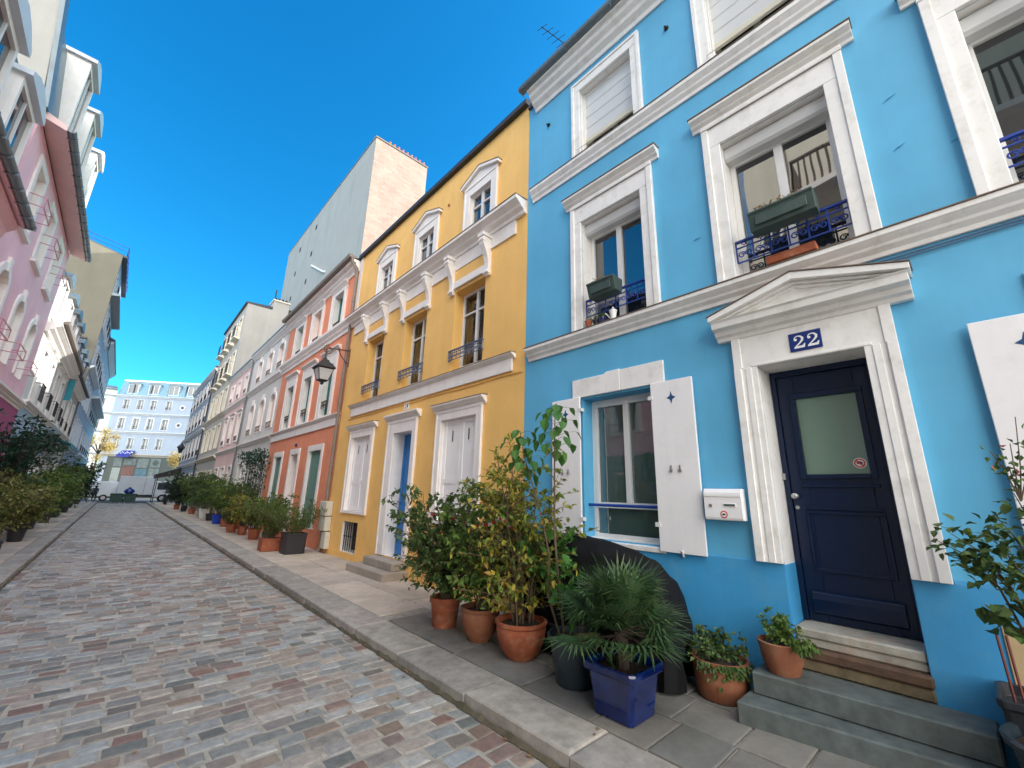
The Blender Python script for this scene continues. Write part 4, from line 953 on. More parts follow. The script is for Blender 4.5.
l2 = thing('wall_lantern', 'small dark lantern on the grey building at the far right', 'street lamp', (4.4, 50.5, 5.4))
MB().tube([(4.49, 50.5, 5.9), (4.0, 50.5, 5.9), (3.75, 50.5, 5.8)], .025, 6).build('bracket', M['iron'], l2)
MB().lathe((3.75, 50.5, 4.85), [(.04, -.08), (.13, 0), (.26, .42), (.34, .46), (.12, .74), (.03, .95)], 8).build('lantern', M['iron'], l2)

# the blank tower behind the coral and white houses
tw = thing('tower_block', 'tall blank tower with a sunlit brick gable behind the yellow and coral houses', 'building', (10, 32, 0))
tx0, tx1, ty0, ty1, tz = 8.0, 11.8, 22.5, 41.8, 24.0
mb = MB(); mb.face([(tx0, ty0, 0), (tx0, ty1, 0), (tx0, ty1, tz + .2), (tx0, ty0, tz)]); mb.face([(tx1, ty0, 0), (tx1, ty1, 0), (tx1, ty1, tz + .2), (tx1, ty0, tz)])
mb.face([(tx0, ty1, 0), (tx1, ty1, 0), (tx1, ty1, tz + .2), (tx0, ty1, tz + .2)]); mb.face([(tx0, ty0, tz), (tx1, ty0, tz), (tx1, ty1, tz + .2), (tx0, ty1, tz + .2)])
mb.build('side_wall', M['greywall'], tw, recalc=False)
mb = MB(); mb.box(WD, tx0 + .004, tx1, 0, tz - .004, -ty0 - .3, -ty0 + .03); mb.build('brick_gable', M['brick'], tw)
mb = MB(); mb.box(WD, tx0 - .03, tx1 + .05, tz + .002, tz + .10, -ty0 - .5, -ty0 + .08); mb.build('coping', M['lead'], tw)
mb = MB(); mb.box(WD, tx0 - .02, tx0 + .15, tz + .102, tz + .22, -ty1, -ty0 - .2); mb.build('parapet', M['zinc'], tw)
for k in range(9): MB().lathe((tx0 + 1.0 + k * .32, ty0 + .12, tz + .1), [(.08, 0), (.09, .05), (.07, .26), (.08, .3)], 8).build('chimney_pot', M['terra'], tw)
mb = MB()
for (u, z) in ((33.2, 22.6), (37.4, 22.4), (33.4, 20.2), (37.7, 20.1), (33.7, 17.8), (37.8, 17.7)): mb.box(RT, u, u + .35, z, z + .42, -3.515, -3.485)
mb.build('vent_hole', M['dark'], tw)
MB().tube([(7.96, 32.8, 19.0), (7.9, 29.2, 16.95), (7.97, 29.0, 16.9)], .07, 6).build('flue', M['ink'], tw)

# ================================================================== LEFT SIDE OF THE STREET
g = LT
# cream apartment block and grey-based pink house opposite (they show in the window reflections)
K = House('apartment_building', 'cream apartment block with a red balcony opposite the blue house', LT, -4.6, 3.3, 14.5, M['cream'], cat='building')
for uc in (-3.4, -1.2, 1.0):
    for z0 in (3.8, 6.6, 12.0): simple_window(K, uc, z0, z0 + 1.5, .45, 'glass', M['white2'], 0, .1)
simple_window(K, 2.75, 8.9, 9.6, .28, 'glass', M['white2'], 0, .06)
for uc in (-3.2, -.8): simple_window(K, uc, 9.6, 11.4, .6, 'glass', M['white2'], 0, .1)
K.wall(); K.roof(M['slate'], 1.0, .2, .12)
mb = MB(); mb.prof(g, [(0, 9.3), (.9, 9.38), (1.1, 9.45), (1.1, 9.6), (0, 9.6)], -4.5, 1.95); mb.build('balcony_slab', M['white2'], K.root)
mb = MB()
for i in range(41): u = -4.4 + i * .157; mb.box(g, u, u + .05, 9.62, 10.5, 1.02, 1.05)
mb.box(g, -4.5, 1.95, 10.5, 10.56, 1.0, 1.07); mb.box(g, 1.9, 1.95, 9.6, 10.56, 0, 1.05); mb.build('balcony_railing', M['brown_iron'], K.root)
MB().tube([g.p(2.2, 14.4, .1), g.p(2.2, .3, .1)], .06, 8).build('downpipe', M['pipe'], K.root)
K2 = House('townhouse', 'pink townhouse with a grey ground floor opposite the yellow house', LT, 3.31, 9.25, 8.6, M['pink'])
for uc in (4.7, 7.9):
    simple_window(K2, uc, 3.95, 5.6, .5, 'glass', M['white2'], 0, .14, (.12, .3, M['magenta'])); simple_window(K2, uc, 6.5, 8.0, .5, 'glass', M['white2'], 0, .14)
for uc in (4.6, 6.2, 7.9): simple_window(K2, uc, .4, 2.5, .45, 'tealpaint', None)
K2.wall(); K2.roof(M['zinc'], 1.0, .3, .1); K2.trim('ground_floor_render', [(.002, -.04), (.02, -.04), (.02, 3.2), (.002, 3.2)], M['greybase'], 3.32, 4.1); K2.trim('ground_floor_render', [(.002, 2.62), (.02, 2.62), (.02, 3.2), (.002, 3.2)], M['greybase'], 4.1, 9.24)
for u0, u1 in ((5.1, 5.7), (6.7, 7.4), (8.4, 9.24)): K2.trim('ground_floor_render', [(.002, -.04), (.02, -.04), (.02, 2.619), (.002, 2.619)], M['greybase'], u0, u1)

def mansard(H, z0, z1, setback, mat, wall_end=True, u0=None, u1=None):
    u0 = H.u0 + .003 if u0 is None else u0; u1 = H.u1 - .003 if u1 is None else u1
    mb = MB(); mb.prof(H.fr, [(.0, z0), (-setback, z1), (-H.depth + setback, z1 + .25), (-H.depth, z0)], u0, u1)
    return mb.build('mansard_roof', mat, H.root)
def dormer(H, uc, hw, z0, z1, d, mat, capmat, back=1.6, arch=True):
    fr = H.fr; a, b = uc - hw, uc + hw
    mb = MB(); mb.box(fr, a, a + .12, z0, z1, d - .1, d); mb.box(fr, b - .12, b, z0, z1, d - .1, d); mb.box(fr, a + .12, b - .12, z1 - .14, z1, d - .1, d - .001); mb.box(fr, a + .12, b - .12, z0, z0 + .12, d - .1, d + .04)
    mb.box(fr, a, a + .04, z0, z1, d - back, d - .101); mb.box(fr, b - .04, b, z0, z1, d - back, d - .101)
    o = mb.build('dormer', mat, H.root)
    pts = [(a - .1, z1 + .002), (b + .1, z1 + .002), (b + .1, z1 + .12), (uc + hw * .55, z1 + .34), (uc, z1 + .42), (uc - hw * .55, z1 + .34), (a - .1, z1 + .12)]
    MB().prism(fr, pts, d - back, d + .12).build('dormer_cap', capmat, o)
    mb = MB(); mb.box(fr, a + .12, b - .12, z0 + .12, z1 - .14, d - .09, d - .07); p = mb.build('pane', M['glass_far'], o)
    mb = MB(); mb.box(fr, uc - .035, uc + .035, z0 + .12, z1 - .14, d - .069, d - .03); mb.build('mullion', M['pvc'], o)
    return o
def eave(H, z, proj, mat, gmat, th=.12, u0=None, u1=None):
    u0 = H.u0 if u0 is None else u0; u1 = H.u1 if u1 is None else u1
    MB().prof(H.fr, [(.001, z - .02), (proj, z - .16), (proj, z - .16 + th), (.001, z + th + .04)], u0 + .004, u1 - .004).build('soffit', mat, H.root)
    c = (proj + .07, z - .06)
    pr = [(c[0] + .09 * math.cos(q), c[1] + .09 * math.sin(q)) for q in [math.pi + math.pi * i / 7 for i in range(8)]] + [(c[0] + .075 * math.cos(q), c[1] + .075 * math.sin(q)) for q in [2 * math.pi - math.pi * i / 7 for i in range(8)]]
    mb = MB(); mb.prof(H.fr, pr, u0 + .01, u1 - .01)
    u = u0 + .3
    while u < u1: mb.box(H.fr, u, u + .04, c[1] - .10, c[1] + .0, c[0] - .10, c[0] + .10); u += .6
    mb.build('gutter', gmat, H.root, smooth=True)

L0 = House('townhouse', 'pink house with a low grey gutter and white dormers, nearest on the left', LT, 9.26, 13.85, 7.55, M['pink'])
for uc in (10.4, 12.6):
    simple_window(L0, uc, 4.6, 6.6, .5, 'palepink', M['white2'], 0, .16, (.2, .5, M['magenta'])); simple_window(L0, uc, .6, 2.9, .5, 'glass', M['white2'], 0, .12)
L0.wall(); eave(L0, 7.55, .40, M['pink'], M['zinc']); L0.trim('cornice', [(.002, 6.95), (.10, 7.0), (.16, 7.2), (.26, 7.3), (.30, 7.38), (.002, 7.40)], M['pink'])
mansard(L0, 7.70, 10.5, .35, M['palewall']); L0.trim('ridge_flashing', [(-.5, 10.45), (-.28, 10.42), (-.25, 10.55), (-.5, 10.62)], M['zinc'], 9.27, 13.84)
for uc in (10.35, 12.55): dormer(L0, uc, .75, 8.1, 9.85, .08, M['white2'], M['farwhite'])

L1 = House('townhouse', 'tall pale pink townhouse with arched windows, a magenta base and a deep eave', LT, 13.86, 22.4, 10.35, M['pink'])
for uc in (15.5, 17.95, 20.4):
    simple_window(L1, uc, 8.1, 9.75, .46, 'palepink', M['white2'], 0, .2); simple_window(L1, uc, 5.05, 6.85, .48, 'palepink', M['white2'], .35, .2)
    for zz, hh in ((8.1, .75), (5.05, .45)):
        mb = MB()
        for z in (zz + hh, zz + hh - .28): mb.tube([g.p(uc - .56, z, .02), g.p(uc - .52, z, .34), g.p(uc + .52, z, .34), g.p(uc + .56, z, .02)], .014, 6)
        for u in (uc - .52, uc + .52): mb.tube([g.p(u, zz + hh, .34), g.p(u, zz + hh - .28, .34)], .012, 5)
        mb.build('window_guard', M['rose_iron'], L1.root)
    MB().prof(g, [(0, 7.92), (.10, 7.94), (.12, 8.02), (0, 8.02)], uc - .66, uc + .66).build('sill', M['white2'], L1.root)
for uc in (15.5, 17.95, 20.4): simple_window(L1, uc, .5, 2.95, .55, 'glass', M['magenta'], .3, .12)
L1.wall(); eave(L1, 10.42, .46, M['rose'], M['zinc'], .14)
L1.trim('ground_floor_render', [(.002, 3.2), (.03, 3.2), (.03, 4.2), (.002, 4.2)], M['magenta']); L1.trim('string_course', cornice_prof(4.2, 4.46, .18), M['white2'])
mb = MB(); us = [13.87, 14.95 - .12, 16.05 + .12, 17.4 - .12, 18.5 + .12, 19.85 - .12, 20.95 + .12, 22.39]
for i in range(0, 8, 2): mb.box(g, us[i], us[i + 1], -.04, 3.199, .002, .03)
mb.build('ground_floor_render', M['magenta'], L1.root)
mansard(L1, 10.55, 14.0, .45, M['zinc'])
for uc in (16.6, 19.0, 21.4): dormer(L1, uc, .62, 11.5, 14.1, .06, M['white2'], M['farwhite'])
mb = MB(); mb.face([g.p(13.85, 10.3, .0), g.p(13.85, 14.4, -.43), g.p(13.85, 14.6, -7), g.p(13.85, 10.3, -7)]); mb.face([g.p(13.7, 10.3, .0), g.p(13.7, 14.4, -.43), g.p(13.7, 14.6, -7), g.p(13.7, 10.3, -7)])
mb.build('gable_wall', M['beige'], L1.root, recalc=False)
MB().prism(Fr((-3.1, 13.7, 0), (1, 0, 0), (0, 1, 0)), [(.0, 10.56), (.09, 10.56), (-.36, 14.4), (-.45, 14.4)], -.03, .5).build('gable_coping', M['zinc'], L1.root)

L2 = House('townhouse', 'white house with tall first floor windows and a row of dormers, beyond the pink house', LT, 22.41, 32.2, 7.55, M['palewall'])
for uc in (24.1, 26.6, 29.0, 31.2):
    simple_window(L2, uc, 4.75, 6.75, .46, 'glass', M['white2'], 0, .2, (.25, .7), hood=True); simple_window(L2, uc, .5, 2.9, .5, 'tealpaint', M['white2'], 0, .1)
L2.wall(); L2.trim('cornice', cornice_prof(7.2, 7.6, .42), M['white2']); L2.trim('gutter', [(.40, 7.605), (.56, 7.605), (.58, 7.74), (.40, 7.70)], M['pipe']); L2.trim('string_course', cornice_prof(4.4, 4.62, .2), M['white2'])
L2.trim('ground_floor_render', [(.002, 3.05), (.03, 3.05), (.03, 4.39), (.002, 4.39)], M['ltblue'])
mansard(L2, 7.62, 10.2, .6, M['palewall'])
for uc in (24.0, 26.6, 29.0, 31.2): dormer(L2, uc, .65, 8.0, 9.75, .02, M['white2'], M['zinc'])

L3 = House('townhouse', 'beige house with a low grey mansard before the tall olive gable on the left', LT, 32.21, 40.9, 7.5, M['beige'])
for uc in (33.8, 36.4, 39.0):
    simple_window(L3, uc, 4.75, 6.55, .5, 'glass', M['white2'], 0, .14, (.15, .5)); simple_window(L3, uc, .5, 2.9, .6, 'tealpaint', M['white2'], 0, .1)
L3.wall(); L3.trim('cornice', cornice_prof(7.2, 7.5, .35), M['white2']); L3.trim('gutter', [(.32, 7.505), (.5, 7.505), (.5, 7.62), (.32, 7.62)], M['darkedge']); L3.trim('string_course', cornice_prof(4.4, 4.6, .2), M['white2'])
mansard(L3, 7.52, 9.9, .5, M['bluegrey'])
for uc in (33.8, 36.4, 39.0): dormer(L3, uc, .6, 7.9, 9.5, .02, M['bluegrey'], M['zinc'])

L4 = House('apartment_building', 'tall apartment block on the left with a blank olive beige gable and roof railing', LT, 41.0, 50.5, 18.5, M['bluegrey'], cat='building', depth=10)
for uc in (42.4, 44.6, 46.8, 49.0):
    for z0 in (4.6, 7.4, 10.2, 13.0, 15.6): simple_window(L4, uc, z0, z0 + 1.7, .5, 'glass', M['farwhite'], 0, .12, (.25, .8) if z0 > 9 else None)
    simple_window(L4, uc, .4, 3.0, .7, 'glass', M['farwhite'], 0, .1)
L4.wall(); L4.trim('string_course', cornice_prof(4.1, 4.4, .25), M['farwhite']); L4.trim('cornice', cornice_prof(9.6, 9.9, .3), M['farwhite']); L4.trim('balcony_slab', [(0, 15.3), (.5, 15.4), (.5, 15.55), (0, 15.55)], M['zinc'])
mb = MB(); fg = Fr((-3.1, 40.985, 0), (1, 0, 0), (0, -1, 0)); mb.prism(fg, [(-10, 0), (.05, 0), (.05, 18.6), (-2.2, 19.1), (-10, 19.6)], -.25, .02); mb.build('gable_wall', M['beige_dk'], L4.root)
L4.roof(M['slate'], .8, .3, .12, 3)
mb = MB()
for z in (.35, .7): mb.tube([g.p(41.1, 18.7 + z, .25), g.p(50.3, 18.7 + z, .25)], .025, 5); mb.tube([g.p(41.1, 18.7 + z, .25), g.p(41.1, 19.1 + z, -2.2), g.p(41.1, 19.6 + z, -9)], .025, 5)
for i in range(9): mb.tube([g.p(41.1 + i * 1.15, 18.6, .25), g.p(41.1 + i * 1.15, 19.42, .25)], .022, 5)
for i in range(5): mb.tube([g.p(41.1, 18.65 + i * .2, .25 - i * 2.0), g.p(41.1, 19.45 + i * .2, .25 - i * 2.0)], .022, 5)
mb.build('roof_railing', M['royal'], L4.root)
mb = MB(); mb.tube([(-4.05, 40.7, 10.6), (-4.05, 40.7, 11.9)], .16, 8); mb.tube([(-4.05, 40.6, 11.6), (-3.6, 40.5, 11.6), (-3.6, 40.5, 11.2)], .10, 8); mb.build('flue', M['iron'], L4.root)

L5 = House('apartment_building', 'shadowed blue grey building at the far left end of the street', LT, 50.51, 66.5, 14.2, M['bluegrey'], cat='building', depth=9)
for uc in (52, 54.6, 57.2, 59.8, 62.4, 65):
    for z0 in (4.4, 7.4, 10.4): simple_window(L5, uc, z0, z0 + 1.8, .55, 'glass', M['farwhite'], 0, .12, (.15, .6))
    simple_window(L5, uc, .3, 2.9, .8, 'glass', M['farwhite'], 0, .1)
L5.wall(); L5.roof(M['slate'], 2.2, .45, .2); L5.trim('string_course', cornice_prof(3.9, 4.15, .3), M['farwhite']); L5.trim('balcony_slab', [(0, 8.9), (.5, 9.0), (.5, 9.15), (0, 9.15)], M['farwhite']); L5.trim('cornice', cornice_prof(13.7, 14.18, .4), M['farwhite'])

# teal awning, teal hanging banner
aw = tag(MB().prof(g, [(.05, 4.05), (.95, 3.72), (.95, 3.55), (.97, 3.55), (.97, 3.74), (.05, 4.09)], 31.0, 35.4).build('shop_awning', M['tealpaint']), 'teal shop awning low on the left side wall above the plants', 'awning')
bn = thing('wall_banner', 'narrow turquoise banner hung out from the white house on the left', 'banner', g.p(31.9, 6.6, 0))
MB().tube([g.p(31.9, 7.15, 0), g.p(31.9, 7.15, .42)], .02, 6).build('pole', M['iron'], bn)
MB().box(g, 31.89, 31.91, 6.0, 7.12, .12, .38).build('cloth', M['tealpaint'], bn)

# unseen blocks added behind the right-hand row to keep low sun off the street
def sun_blocker(x0, x1, y0, y1, h, mat, label):
    r = House('apartment_building', label, Fr((x0, 0, 0), (0, 1, 0), (-1, 0, 0)), y0, y1, h, mat, cat='building', depth=x1 - x0)
    r.wall(); r.roof(M['zinc'], 1.0, .15, .12); return r
sun_blocker(15, 24, -48, -12, 24, M['palewall'], 'tall pale sun blocker added unseen behind the added rose house')
sun_blocker(15, 24, -4.2, 11, 24, M['cream'], 'cream sun blocker added unseen directly behind the blue and yellow houses')
sun_blocker(15, 24, -11.5, -4.4, 17.0, M['beige'], 'lower beige sun blocker added unseen behind the added rose house')
sun_blocker(15, 24, 25, 60, 24, M['palewall'], 'pale sun blocker added unseen behind the tower and the rose house')
nb = House('townhouse', 'plain rose townhouse added unseen after the blue house to block the sun', RT, -22, -3.31, 9.0, M['rose'])  # added out of view so the row also shades the street behind the camera
for uc in (-5, -7.5, -10, -12.5, -15):
    for z0 in (1.2, 4.2, 7.0): simple_window(nb, uc, z0, z0 + 1.5, .5, 'glass', M['white2'], 0, .12)
nb.wall(); nb.roof(M['slate'], 1.5, .1)

# ================================================================== BUILDINGS ACROSS THE END
FB = Fr((-2.95, 95, 0), (.819, -.574, 0), (-.574, -.819, 0))
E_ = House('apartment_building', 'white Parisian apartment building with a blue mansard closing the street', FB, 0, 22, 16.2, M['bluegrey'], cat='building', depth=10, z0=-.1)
for z0, z1, us in ((14.0, 15.6, (1.75, 3.9, 5.9, 8.25)), (10.65, 12.45, (1.75, 3.9, 6.05, 8.3)), (7.4, 9.2, (1.75, 3.85, 6.05, 8.15))):
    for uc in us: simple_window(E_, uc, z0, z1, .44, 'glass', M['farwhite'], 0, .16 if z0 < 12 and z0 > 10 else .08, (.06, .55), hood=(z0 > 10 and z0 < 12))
for z in (11.6, 14.6):
    c = FB.p(10.45, z, .002); MB().tube([c, c + FB.n * .05], .45, 20).build('medallion', M['farwhite'], E_.root); MB().tube([c + FB.n * .052, c + FB.n * .06], .26, 18).build('medallion_eye', M['slate'], E_.root)
for uc in (13.0, 15.2, 17.4): 
    for z0 in (7.4, 10.65, 14.0): simple_window(E_, uc, z0, z0 + 1.7, .44, 'glass', M['farwhite'], 0, .1)
E_.wall()
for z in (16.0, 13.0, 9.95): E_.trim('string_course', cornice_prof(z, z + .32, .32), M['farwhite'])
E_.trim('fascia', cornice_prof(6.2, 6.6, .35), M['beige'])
mansard(E_, 16.33, 18.9, .8, surf('mansard_zinc', rgb(104, 140, 158), .5, .15, 3, 20, .1, metallic=.2))
E_.trim('ridge_flashing', [(-1.5, 18.95), (-.72, 18.9), (-.70, 19.15), (-1.5, 19.35)], M['white'])
for uc in (2.15, 5.3, 8.45, 11.4): dormer(E_, uc, .8, 16.6, 18.35, -.1, M['farwhite'], M['zinc'])
for i in range(14): MB().box(FB, .4 + i * .9, .46 + i * .9, 16.4, 18.8, -.72, -.0).build('seam', M['zinc'], E_.root) if i % 3 == 2 else None
mb = MB(); mb.box(FB, 1.2, 12.6, 0, 6.19, .01, .12); sf = mb.build('shopfront', M['shopfront'], E_.root)
for (a, b, z0, z1, m) in ((2.3, 3.5, 4.6, 5.9, 'poster_g'), (2.3, 3.5, .6, 4.4, 'glass_far'), (3.75, 5.5, 4.9, 5.9, 'poster_g'), (3.75, 5.5, 2.4, 4.7, 'poster_r'), (5.8, 7.4, 4.5, 5.9, 'poster_g'), (5.8, 7.4, 2.2, 4.3, 'poster_b'), (7.7, 9.2, 4.6, 6.0, 'poster_g'), (7.7, 9.2, 2.4, 4.4, 'poster_g')):
    MB().box(FB, a, b, z0, z1, .122, .16).build('shop_window', M[m], sf)
c = FB.p(8.45, 5.3, .162); MB().tube([c, c + FB.n * .02], .42, 16).build('emblem', M['dkgreen'], sf)
ba = thing('shop_awning', 'bright blue shop awning with white marks on the far white building', 'awning', FB.p(4, 6.5, .3))
MB().prof(FB, [(.13, 7.15), (1.2, 6.35), (1.2, 6.05), (1.17, 6.05), (1.17, 6.3), (.13, 7.05)], 3.1, 5.0).build('canopy', M['awning_blue'], ba)
mb = MB()
for k in range(3):
    u = 3.5 + k * .65; q = lambda du, t: FB.p(u + du, 7.15 - .8 * t + .012, .13 + 1.07 * t)
    for j in range(3): mb.face([q(.18 * math.cos(2.1 * j) - .07, .45 + .16 * math.sin(2.1 * j) - .07), q(.18 * math.cos(2.1 * j) + .07, .45 + .16 * math.sin(2.1 * j) - .07), q(.18 * math.cos(2.1 * j) + .07, .45 + .16 * math.sin(2.1 * j) + .07), q(.18 * math.cos(2.1 * j) - .07, .45 + .16 * math.sin(2.1 * j) + .07)])
mb.build('awning_marks', M['ink'], ba, recalc=False)
FC = Fr((-3.0, 95.2, 0), (-.995, -.10, 0), (.10, -.995, 0))
E2 = House('apartment_building', 'sunlit white building at the far left edge of the closing view', FC, .02, 16, 17.2, M['palewall'], cat='building', depth=9, z0=-.1)
for uc in (1.6, 4.0, 6.4):
    for z0 in (4.0, 7.4, 10.6, 13.8): simple_window(E2, uc, z0, z0 + 1.7, .45, 'glass', M['farwhite'], 0, .12)
E2.wall(); E2.roof(M['zinc'], 1.2, .3, .15)
for z in (16.0, 13.0, 9.95, 6.4): E2.trim('string_course', cornice_prof(z, z + .3, .3), M['farwhite'])

# ================================================================== PLANTS
def leafq(mb, p, d, n, L, W, fold=.25, big=False):
    d = d.normalized(); s_ = d.cross(n)
    if s_.length < 1e-4: s_ = d.cross(Vector((.3, .5, .8)))
    s_.normalize(); n = s_.cross(d).normalized()
    if big:
        P = [p, p + d * L * .28 + s_ * W * .5 + n * W * fold, p + d * L * .62 + s_ * W * .38 + n * W * fold * .6 - n * L * .04, p + d * L - n * L * .14, p + d * L * .62 - s_ * W * .38 + n * W * fold * .6 - n * L * .04, p + d * L * .28 - s_ * W * .5 + n * W * fold, p + d * L * .5 - n * L * .02]
        mb.raw(P, [(0, 1, 6), (1, 2, 6), (2, 3, 6), (3, 4, 6), (4, 5, 6), (5, 0, 6)])
    else:
        P = [p, p + d * L * .45 + s_ * W * .5 + n * W * fold, p + d * L - n * L * .1, p + d * L * .45 - s_ * W * .5 + n * W * fold]
        mb.raw(P, [(0, 1, 2), (0, 2, 3)])
def rv(r): return Vector((r.gauss(0, 1), r.gauss(0, 1), r.gauss(0, 1))).normalized()
def shrub(r, base, H, spread, stems, twigs, leaves, L, W, lb, sb, start=.25, lean=(0, 0), pr=.08, stem_r=.010, droop=.2, big=False, bushy=1.0):
    base = Vector(base)
    for i in range(stems):
        q = r.uniform(0, 2 * math.pi); out = Vector((math.cos(q), math.sin(q), 0)); h = H * r.uniform(.62, 1.0); sp = spread * r.uniform(.15, 1.0)
        p0 = base + out * pr * r.random(); pts = []
        for k in range(7):
            t = k / 6; pts.append(p0 + ZV * h * t + out * sp * t ** 1.4 + Vector((lean[0], lean[1], 0)) * t + rv(r) * .018 * H * (t > 0))
        sb.tube(pts, [stem_r * (1 - .75 * k / 6) for k in range(7)], 4)
        for j in range(twigs):
            t = start + (1 - start) * (j + r.random()) / twigs
            k = min(5, int(t * 6)); a = pts[k].lerp(pts[k + 1], t * 6 - k)
            dq = r.uniform(0, 2 * math.pi); dv = Vector((math.cos(dq), math.sin(dq), r.uniform(.0, .9))) + out * .5
            l = H * r.uniform(.10, .26) * (1.25 - .6 * t) * bushy
            b = a + dv.normalized() * l; c = b + (dv.normalized() + Vector((0, 0, -droop))) * l * .45
            sb.tube([a, b, c], [stem_r * .4, stem_r * .28, stem_r * .12], 3, cap=False)
            for m in range(leaves):
                u = r.uniform(.15, 1.0); p = a.lerp(b, u / .7) if u < .7 else b.lerp(c, (u - .7) / .3)
                d = (dv.normalized() * .5 + rv(r) * .9 + Vector((0, 0, -droop))).normalized(); s = r.uniform(.5, 1.35)
                leafq(lb, p + rv(r) * .012, d, (ZV + rv(r) * .8), L * s, W * s, .22, big)
def pot_lathe(mb, x, y, z0, prof, n=28): return mb.lathe((x, y, z0), prof, n)
CYL = [(.150, 0), (.155, .01), (.172, .19), (.178, .20), (.176, .21), (.188, .285), (.205, .29), (.207, .345), (.190, .35), (.186, .30)]
def belly(rt, h): return [(rt * .52, 0), (rt * .56, .012), (rt * .80, h * .25), (rt * .96, h * .55), (rt * 1.0, h * .78), (rt * .98, h * .86), (rt * 1.04, h * .90), (rt * 1.05, h * .985), (rt * .99, h), (rt * .92, h * .985), (rt * .90, h * .86)]
def taper(rt, h): return [(rt * .70, 0), (rt * .73, .01), (rt * .86, h * .5), (rt * .95, h * .88), (rt * 1.04, h * .90), (rt * 1.06, h * .97), (rt * 1.02, h), (rt * .94, h * .98), (rt * .92, h * .86)]
def potted(label, cat, x, y, z0, prof, potm, soil_r, soil_h, group='potted plants along the house fronts', name='potted_plant'):
    t = thing(name, label, cat, (x, y, z0), group)
    pot_lathe(MB(), x, y, z0, prof).build('pot', potm, t, smooth=True)
    mb = MB(); mb.lathe((x, y, z0), [(soil_r, soil_h - .02), (soil_r * .97, soil_h), (soil_r * .5, soil_h + .02), (.01, soil_h + .025)], 16); mb.build('soil', M['soil'], t, smooth=True)
    return t
def foliage(t, lb, sb, lm, sm=None): 
    if sb.v: sb.build('stem', sm or M['bark'], t, recalc=False)
    lb.build('foliage', lm, t, recalc=False)

Z0 = .121
r = random.Random(5)
t = potted('dark leafy shrub in a banded terracotta pot, nearest the yellow house door', 'plant', 3.42, 4.92, Z0, CYL, M['terra'], .17, .29)
lb, sb = MB(), MB(); shrub(r, (3.42, 4.92, .42), 1.40, .80, 22, 14, 15, .070, .041, lb, sb, .10, (-.05, .38), .08, .011, .35, True)
foliage(t, lb, sb, M['leaf_dark'])
t = potted('arching shrub in a round pale terracotta pot, second in the row from the yellow house', 'plant', 3.44, 4.22, Z0, belly(.225, .36), M['terra_pale'], .19, .31)
lb, sb = MB(), MB(); shrub(r, (3.44, 4.22, .44), 1.42, .58, 18, 13, 15, .066, .040, lb, sb, .10, (0, .05), .09, .011, .3, True)
foliage(t, lb, sb, M['leaf_mid'])
t = potted('tall yellowing shrub in a wide terracotta pot', 'plant', 3.45, 3.54, Z0, belly(.265, .36), M['terra'], .225, .31)
lb, sb = MB(), MB(); shrub(r, (3.45, 3.54, .44), 1.80, .42, 18, 13, 13, .070, .038, lb, sb, .06, (-.02, .06), .14, .011, .15, True)
foliage(t, lb, sb, M['leaf_yellow'])
# sapling with two thin stems and drooping heart-shaped leaves
t = potted('slender two-stemmed sapling with heart-shaped leaves in a dark glazed pot', 'plant', 3.42, 2.78, Z0, taper(.25, .40), M['glaze_dark'], .23, .35)
lb, sb = MB(), MB()
s1 = [Vector(p) for p in ((3.36, 2.86, .46), (3.33, 2.90, .9), (3.32, 2.95, 1.4), (3.31, 2.94, 1.9), (3.30, 2.93, 2.35), (3.30, 2.92, 2.72))]
s2 = [Vector(p) for p in ((3.40, 2.95, .46), (3.34, 3.05, .8), (3.32, 3.02, 1.2), (3.31, 3.14, 1.6), (3.30, 3.28, 1.95), (3.29, 3.38, 2.2), (3.29, 3.45, 2.48))]
sb.tube(s1, [.014, .012, .011, .009, .007, .003], 6); sb.tube(s2, [.012, .011, .010, .008, .007, .005, .003], 6)
def heart_cluster(path, k0, k1, n, side):
    for i in range(n):
        u = k0 + (k1 - k0) * i / max(1, n - 1); k = min(len(path) - 2, int(u)); p = path[k].lerp(path[k + 1], u - k)
        q = i * 2.4 + r.uniform(-.4, .4); o = Vector((math.cos(q), math.sin(q), .25)); l = r.uniform(.05, side)
        e = p + o * l; sb.tube([p, p.lerp(e, .6) + ZV * .015, e], [.003, .0025, .002], 3, cap=False)
        leafq(lb, e, (o * .45 + Vector((0, 0, -.85)) + rv(r) * .2), (o + ZV * .4), r.uniform(.105, .15), r.uniform(.085, .12), .12, True)
heart_cluster(s1, 3.55, 4.97, 30, .24); heart_cluster(s2, 4.1, 5.95, 28, .22); heart_cluster(s1, .8, 2.0, 4, .12)
# low leafy suckers at the foot
shrub(r, (3.42, 2.78, .46), .78, .26, 5, 5, 5, .085, .06, lb, sb, .3, (0, .06), .1, .006, .3, True)
foliage(t, lb, sb, M['leaf_bright'])
# bright bush leaning between the two
t = thing('potted_plant', 'bright green leafy bush squeezed between the yellowing shrub and the sapling', 'plant', (3.85, 3.25, Z0), 'potted plants along the house fronts')
pot_lathe(MB(), 3.85, 3.25, Z0, taper(.2, .34)).build('pot', M['plastic_dark'], t, smooth=True)
lb, sb = MB(), MB(); shrub(r, (3.85, 3.25, .44), 1.12, .36, 9, 9, 9, .095, .062, lb, sb, .25, (-.2, .02), .08, .010, .35, True)
foliage(t, lb, sb, M['leaf_bright'])
